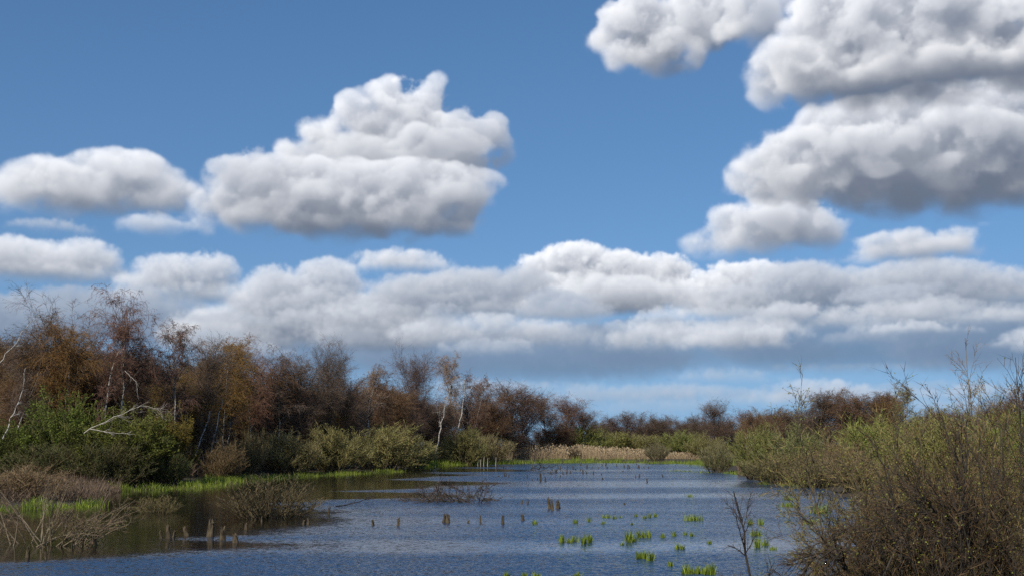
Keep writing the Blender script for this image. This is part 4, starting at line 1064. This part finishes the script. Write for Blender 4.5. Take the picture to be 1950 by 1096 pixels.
dead_branch('leaning_trunk', 13, [at(871, 818, 186), at(880, 780, 186), at(884, 740, 186), at(886, 722, 186)], 0.13, 'thin grey-white trunk right of the tall leaning one', M_BIRCH, 4, flen=.16, category='trunk')
dead_branch('leaning_trunk', 14, [at(0, 690, 84), at(28, 655, 84), at(52, 620, 84.5), at(82, 592, 85)], 0.05, 'long pale limb slanting up to the right at the left edge', M_BIRCH, 7, flen=.16, category='trunk')
dead_branch('leaning_trunk', 15, [at(238, 705, 94), at(260, 728, 94), at(263, 760, 94)], 0.035, 'pale snapped limb bent down in front of the wood', M_DEAD, 3, flen=.25, category='trunk')

def wand_bush(name, seed, base_pts, dirs, L, rad, label, mat, group=None, l2=9, l3=6, leaf=0, leaf_tint=(1, 1, 1), leafsize=(0.02, 0.04), bend=-0.25, wob=0.12, twig_mat=None, twigr=1.0, ang=(15, 50), l4=4, category='shrub', bias=(0, 0, 0.1), tint=(0.3, 0.22, 0.14), lf=0.36, bj=0.06):
    """open shrub of long stems seen close: real round stems, branches and twigs, small leaves"""
    r = np.random.default_rng(seed)
    B = np.array(base_pts, float)
    o = thing(name, tuple(B[0]), label, category, group)
    B = B - B[0]
    N = len(B)
    d = unit(np.array(dirs, float))
    L = np.asarray(L, float)
    bnd = np.zeros((N, 3)); bnd[:, 2] = bend if np.isscalar(bend) else np.asarray(bend)
    bnd += r.normal(0, bj, (N, 3))
    c = curves(B, d, L, bnd, 12, r, wob)
    m = Mesh()
    rad = np.asarray(rad) * np.ones(N)
    tubes(m, c, rad, rad * 0.25, 6)
    link('stems', m.build('stems', mat, True), o)
    m, lm = Mesh(), Mesh()
    s, dd, par, t = offshoots(c, l2, 0.12, 1, *ang, r)
    dd = unit(dd + np.array(bias))
    L1 = L[par] * lf * r.uniform(0.35, 1.1, len(t)) * (1.15 - 0.6 * t)
    c1 = curves(s, dd, L1, r.normal(0, 0.14, (len(t), 3)), 8, r, wob * 1.5)
    r1 = rad[par] * (1.0 - 0.7 * t) * 0.45 + 0.0015
    tubes(m, c1, r1, r1 * 0.35, 4)
    s, dd, par, t = offshoots(c1, l3, 0.12, 1, 15, 55, r)
    L2 = L1[par] * 0.45 * r.uniform(0.3, 1.2, len(t))
    c2 = curves(s, unit(dd + np.array(bias)), L2, r.normal(0, 0.12, (len(t), 3)), 5, r, wob * 1.5)
    tubes(m, c2, r1[par] * 0.4 * twigr + 0.0014, np.full(len(t), 0.0013), 3)
    tw = m.build('branches', mat, True)
    link('branches', tw, o)
    m = Mesh()
    s, dd, par, t = offshoots(c2, l4, 0.1, 1, 15, 55, r)
    L3 = L2[par] * 0.5 * r.uniform(0.4, 1.2, len(t)) + 0.04
    slivers(m, s, s + dd * L3[:, None], np.full(len(t), 0.0055 * twigr), r)
    k = link('twigs', m.build('twigs', twig_mat or M_TWIG), o)
    k.color = (*tint, 1)
    if leaf:
        n = int(len(s) * leaf)
        k = r.integers(0, len(s), n)
        f = r.uniform(0.1, 1, (n, 1))
        leaves(lm, s[k] + dd[k] * L3[k][:, None] * f, r.uniform(*leafsize, n), r, 0.5)
        q = link('leaves', lm.build('leaves', M_LEAF), o)
        q.color = (*leaf_tint, 1)
    return o
# brush heap and drooping shrub out in the water
r = np.random.default_rng(77)
def spray(cx, cy, wpx, n, tilt, up, Ls, seed, z=0.0, swing=1.0):
    r = np.random.default_rng(seed)
    out, dr, L = [], [], []
    for k in range(n):
        g = ground(cx + r.uniform(-.5, .5) * wpx, cy + r.uniform(-4, 3))
        out.append((g.x, g.y, z - 0.1))
        a = r.normal(tilt, swing)
        dr.append((a, r.normal(0, .5), up * r.uniform(.4, 1.2)))
        L.append(r.uniform(*Ls))
    return out, dr, L
b, d, L = spray(862, 954, 130, 40, 0.2, 0.6, (1.6, 3.2), 3)
wand_bush('brush_heap', 31, b, d, L, 0.035, 'low dark heap of brushwood lying in the water in the middle', M_DARKBARK, None, 8, 6, bend=-0.45, twigr=2.2, tint=(0.22, 0.17, 0.13), category='brushwood')
b, d, L = spray(800, 944, 60, 6, -0.7, 0.35, (1.2, 2.0), 4)
wand_bush('brush_heap', 32, b, d, L, 0.02, 'thin reddish twigs trailing left of the dark brush heap', M_DARKBARK, None, 7, 5, bend=-0.3, twigr=2.0, tint=(0.28, 0.17, 0.13), category='brushwood')
b, d, L = spray(120, 1037, 120, 22, 0.65, 0.95, (1.4, 3.4), 5, swing=.45)
wand_bush('drooping_shrub', 33, b, d, L, 0.024, 'leafless shrub with long pale wands slanting right over the dark water', M_WAND, None, 7, 5, leaf=.25, leaf_tint=(.5, .5, .2), bend=-0.22, twigr=1.8, wob=.07, tint=(0.27, 0.21, 0.13))
b, d, L = spray(35, 1036, 130, 15, -0.05, 1.1, (1.2, 3.0), 6, swing=.35)
wand_bush('drooping_shrub', 34, b, d, L, 0.026, 'upright pale wands in the water at the lower left edge', M_WAND, None, 6, 5, leaf=.15, leaf_tint=(.5, .5, .2), bend=-0.05, twigr=1.8, wob=.07, tint=(0.27, 0.21, 0.13))

# ------------------------------------------------------------------ foreground on the right
def bases(px, Y, n, wid, seed, dep=0.8):
    r = np.random.default_rng(seed)
    x0 = at(px, 900, Y).x
    out = []
    for k in range(n):
        x, y = x0 + r.uniform(-.5, .5) * wid, Y + r.uniform(-.5, .5) * dep
        out.append((x, y, max(gz(x, y), -0.3) - 0.05))
    return out
G = 'tangled shrubs in the right foreground'
r = np.random.default_rng(41)
# bare sapling
wand_bush('bare_sapling', 42, bases(1505, 15.5, 1, 0, 1) * 1, [(-0.26, 0, 1)], [3.2], 0.034, 'bare dark sapling with thin crooked branches before the water', M_DARKBARK, G, 15, 7, lf=.28, ang=(25, 60), bend=-.04, wob=.10, tint=(0.16, 0.12, 0.09), category='sapling')
b = bases(1540, 14.0, 5, 0.8, 2)
wand_bush('bare_sapling', 43, b, [(-.6, 0, 1), (-.3, .2, 1), (.3, 0, 1), (-.9, .1, .75), (.1, -.2, 1)], [1.7, 2.0, 2.2, 1.4, 2.3], 0.03, 'low bare dark shoots spreading left at the foot of the tangle', M_DARKBARK, G, 9, 6, bend=-.05, wob=.10, tint=(0.16, 0.12, 0.09), category='sapling')
# the big dark tangle: long stems that rise, arch over and droop to the left, and upright ones
n = 46
b = bases(1835, 13.0, n, 1.5, 3, 1.6)
d = np.stack([np.clip(r.normal(-.12, .07, n), -.19, .03), np.clip(r.normal(.03, .05, n), -.04, .15), np.ones(n)], 1)
wand_bush('arching_willow', 44, b, d, r.uniform(4.6, 9.0, n), r.uniform(.010, .036, n), 'large dark tangle of willow stems arching over to the left', M_DARKBARK, G, 20, 8, leaf=.12, leaf_tint=(.34, .32, .10), leafsize=(.015, .03), bend=r.uniform(-.86, -.74, n), wob=.035, twigr=1.3, tint=(0.17, 0.125, 0.065), lf=.085, bj=.015)
n = 26
b = bases(1740, 13.6, n, 1.8, 9, 1.6)
d = np.stack([r.normal(-.25, .35, n), r.normal(0, .3, n), np.ones(n)], 1)
wand_bush('low_willow', 50, b, d, r.uniform(1.2, 2.3, n), r.uniform(.008, .022, n), 'low brown willow shoots under the arching stems', M_DARKBARK, G, 13, 7, leaf=.3, leaf_tint=(.33, .32, .10), leafsize=(.015, .03), bend=-.25, wob=.10, twigr=1.4, tint=(0.19, 0.14, 0.075))
n = 30
b = bases(1800, 12.3, n, 1.7, 4, 1.2)
d = np.stack([r.normal(0, .16, n), r.normal(0, .2, n), np.ones(n)], 1)
Lr = r.uniform(2.4, 3.6, n); Lr[:7] = r.uniform(3.7, 4.15, 7)
wand_bush('upright_willow', 45, b, d, Lr, r.uniform(.009, .026, n), 'upright dark willow stems whose bare tips stand against the sky', M_DARKBARK, G, 12, 7, leaf=.2, leaf_tint=(.34, .34, .10), leafsize=(.015, .03), bend=-.02, wob=.09, twigr=1.3, tint=(0.17, 0.125, 0.065), bias=(0, 0, .3))
n = 40
b = bases(1900, 12.6, n, 2.2, 5, 1.8)
d = np.stack([r.normal(.3, .4, n), r.normal(0, .3, n), np.ones(n)], 1)
wand_bush('arching_willow', 46, b, d, r.uniform(2.4, 4.2, n), r.uniform(.009, .028, n), 'willow with thick dark limbs bowing to the right edge', M_DARKBARK, G, 13, 7, leaf=.6, leaf_tint=(.36, .36, .10), leafsize=(.015, .032), bend=-.3, wob=.10, twigr=1.5, tint=(0.2, 0.15, 0.07))
# leafy olive willows just behind
n = 64
b = bases(1880, 19.5, n, 4.2, 6, 2.4)
d = np.stack([np.clip(r.normal(0.05, .3, n), -.22, .5), r.normal(0, .3, n), np.ones(n)], 1)
wand_bush('leafy_willow', 47, b, d, r.uniform(3.0, 4.9, n), r.uniform(.012, .028, n), 'olive willow in small yellow-green leaf behind the dark tangle', M_OLIVEBARK, G, 13, 8, leaf=1.3, leaf_tint=(.33, .33, .12), leafsize=(.02, .042), bend=-.14, wob=.10, twigr=1.8, tint=(0.36, 0.31, 0.14))
n = 54
b = bases(1745, 21.0, n, 2.6, 7, 2.0)
d = np.stack([np.clip(r.normal(-.05, .4, n), -.4, .5), r.normal(0, .3, n), np.ones(n)], 1)
wand_bush('leafy_willow', 48, b, d, r.uniform(1.8, 3.2, n), r.uniform(.012, .028, n), 'yellow-olive willow sloping down to the water left of the tangle', M_OLIVEBARK, G, 13, 8, leaf=1.3, leaf_tint=(.36, .345, .13), leafsize=(.02, .042), bend=-.22, wob=.10, twigr=1.8, tint=(0.38, 0.32, 0.15))
n = 3
wand_bush('bare_sapling', 49, bases(1885, 34, n, .8, 8), [(-.05, 0, 1), (.12, 0, 1), (-.16, .1, 1)], [6.2, 5.0, 4.6], .028, 'tall leafless pinkish sapling standing above the right bushes', M_WAND, G, 16, 7, bend=0, wob=.06, twigr=1.6, tint=(0.4, 0.3, 0.26), category='sapling')
# ground tangle beneath: dry stems, brambles and green shoots
def thicket(name, seed, n, h, mat, label, w=(.004, .012), x=(1600, 2050), y=(9.5, 17)):
    r = np.random.default_rng(seed)
    m = Mesh()
    Y = r.uniform(*y, n)
    X = (r.uniform(*x, n) - CX) / F * Y
    zz = height(X, Y)
    k = zz > -0.2
    X, Y, zz = X[k], Y[k], zz[k]
    p = np.stack([X, Y, zz], 1)
    dd = unit(np.concatenate([r.normal(0, .5, (len(X), 2)), np.ones((len(X), 1))], 1))
    hh = h * r.uniform(.2, 1, len(X))
    c = curves(p, dd, hh, r.normal(0, .25, (len(X), 3)), 4, r, .15)
    ribbons(m, c, r.uniform(*w, len(X)), np.full(len(X), .003), r)
    return tag(link(name, m.build(name, mat)), label, 'undergrowth', kind='stuff')
thicket('undergrowth', 61, 26000, 1.5, M_DRY, 'dry brown stems and brambles crowding the foot of the foreground tangle', y=(11.5, 19))
thicket('grass', 62, 5000, 1.0, M_IRIS, 'green grass blades showing through the foreground tangle', (.008, .02), x=(1560, 1950), y=(13.5, 19))
for i, (x, Y, h) in enumerate(((1677, 14.5, 1.25), (1782, 14, 1.45), (1893, 14.2, 1.6))):
    m = Mesh()
    rr_ = np.random.default_rng(90 + i)
    X = at(x, 1000, Y).x
    tubes(m, curves(np.array([[0, 0, -.2]]), np.array([[-.03, 0, 1.]]), [h], rr_.normal(0, .04, (1, 3)), 8, rr_, .06), [.02], [.012], 8)
    o = link('broken_birch_stem', m.build('broken_birch_stem', M_BIRCH, True))
    o.location = (X, Y, gz(X, Y))
    tag(o, 'short pale birch stem, %s from left, inside the foreground tangle' % ordinal(i + 1), 'dead stem', 'pale stems inside the tangle')
print('all', time.time() - T0)
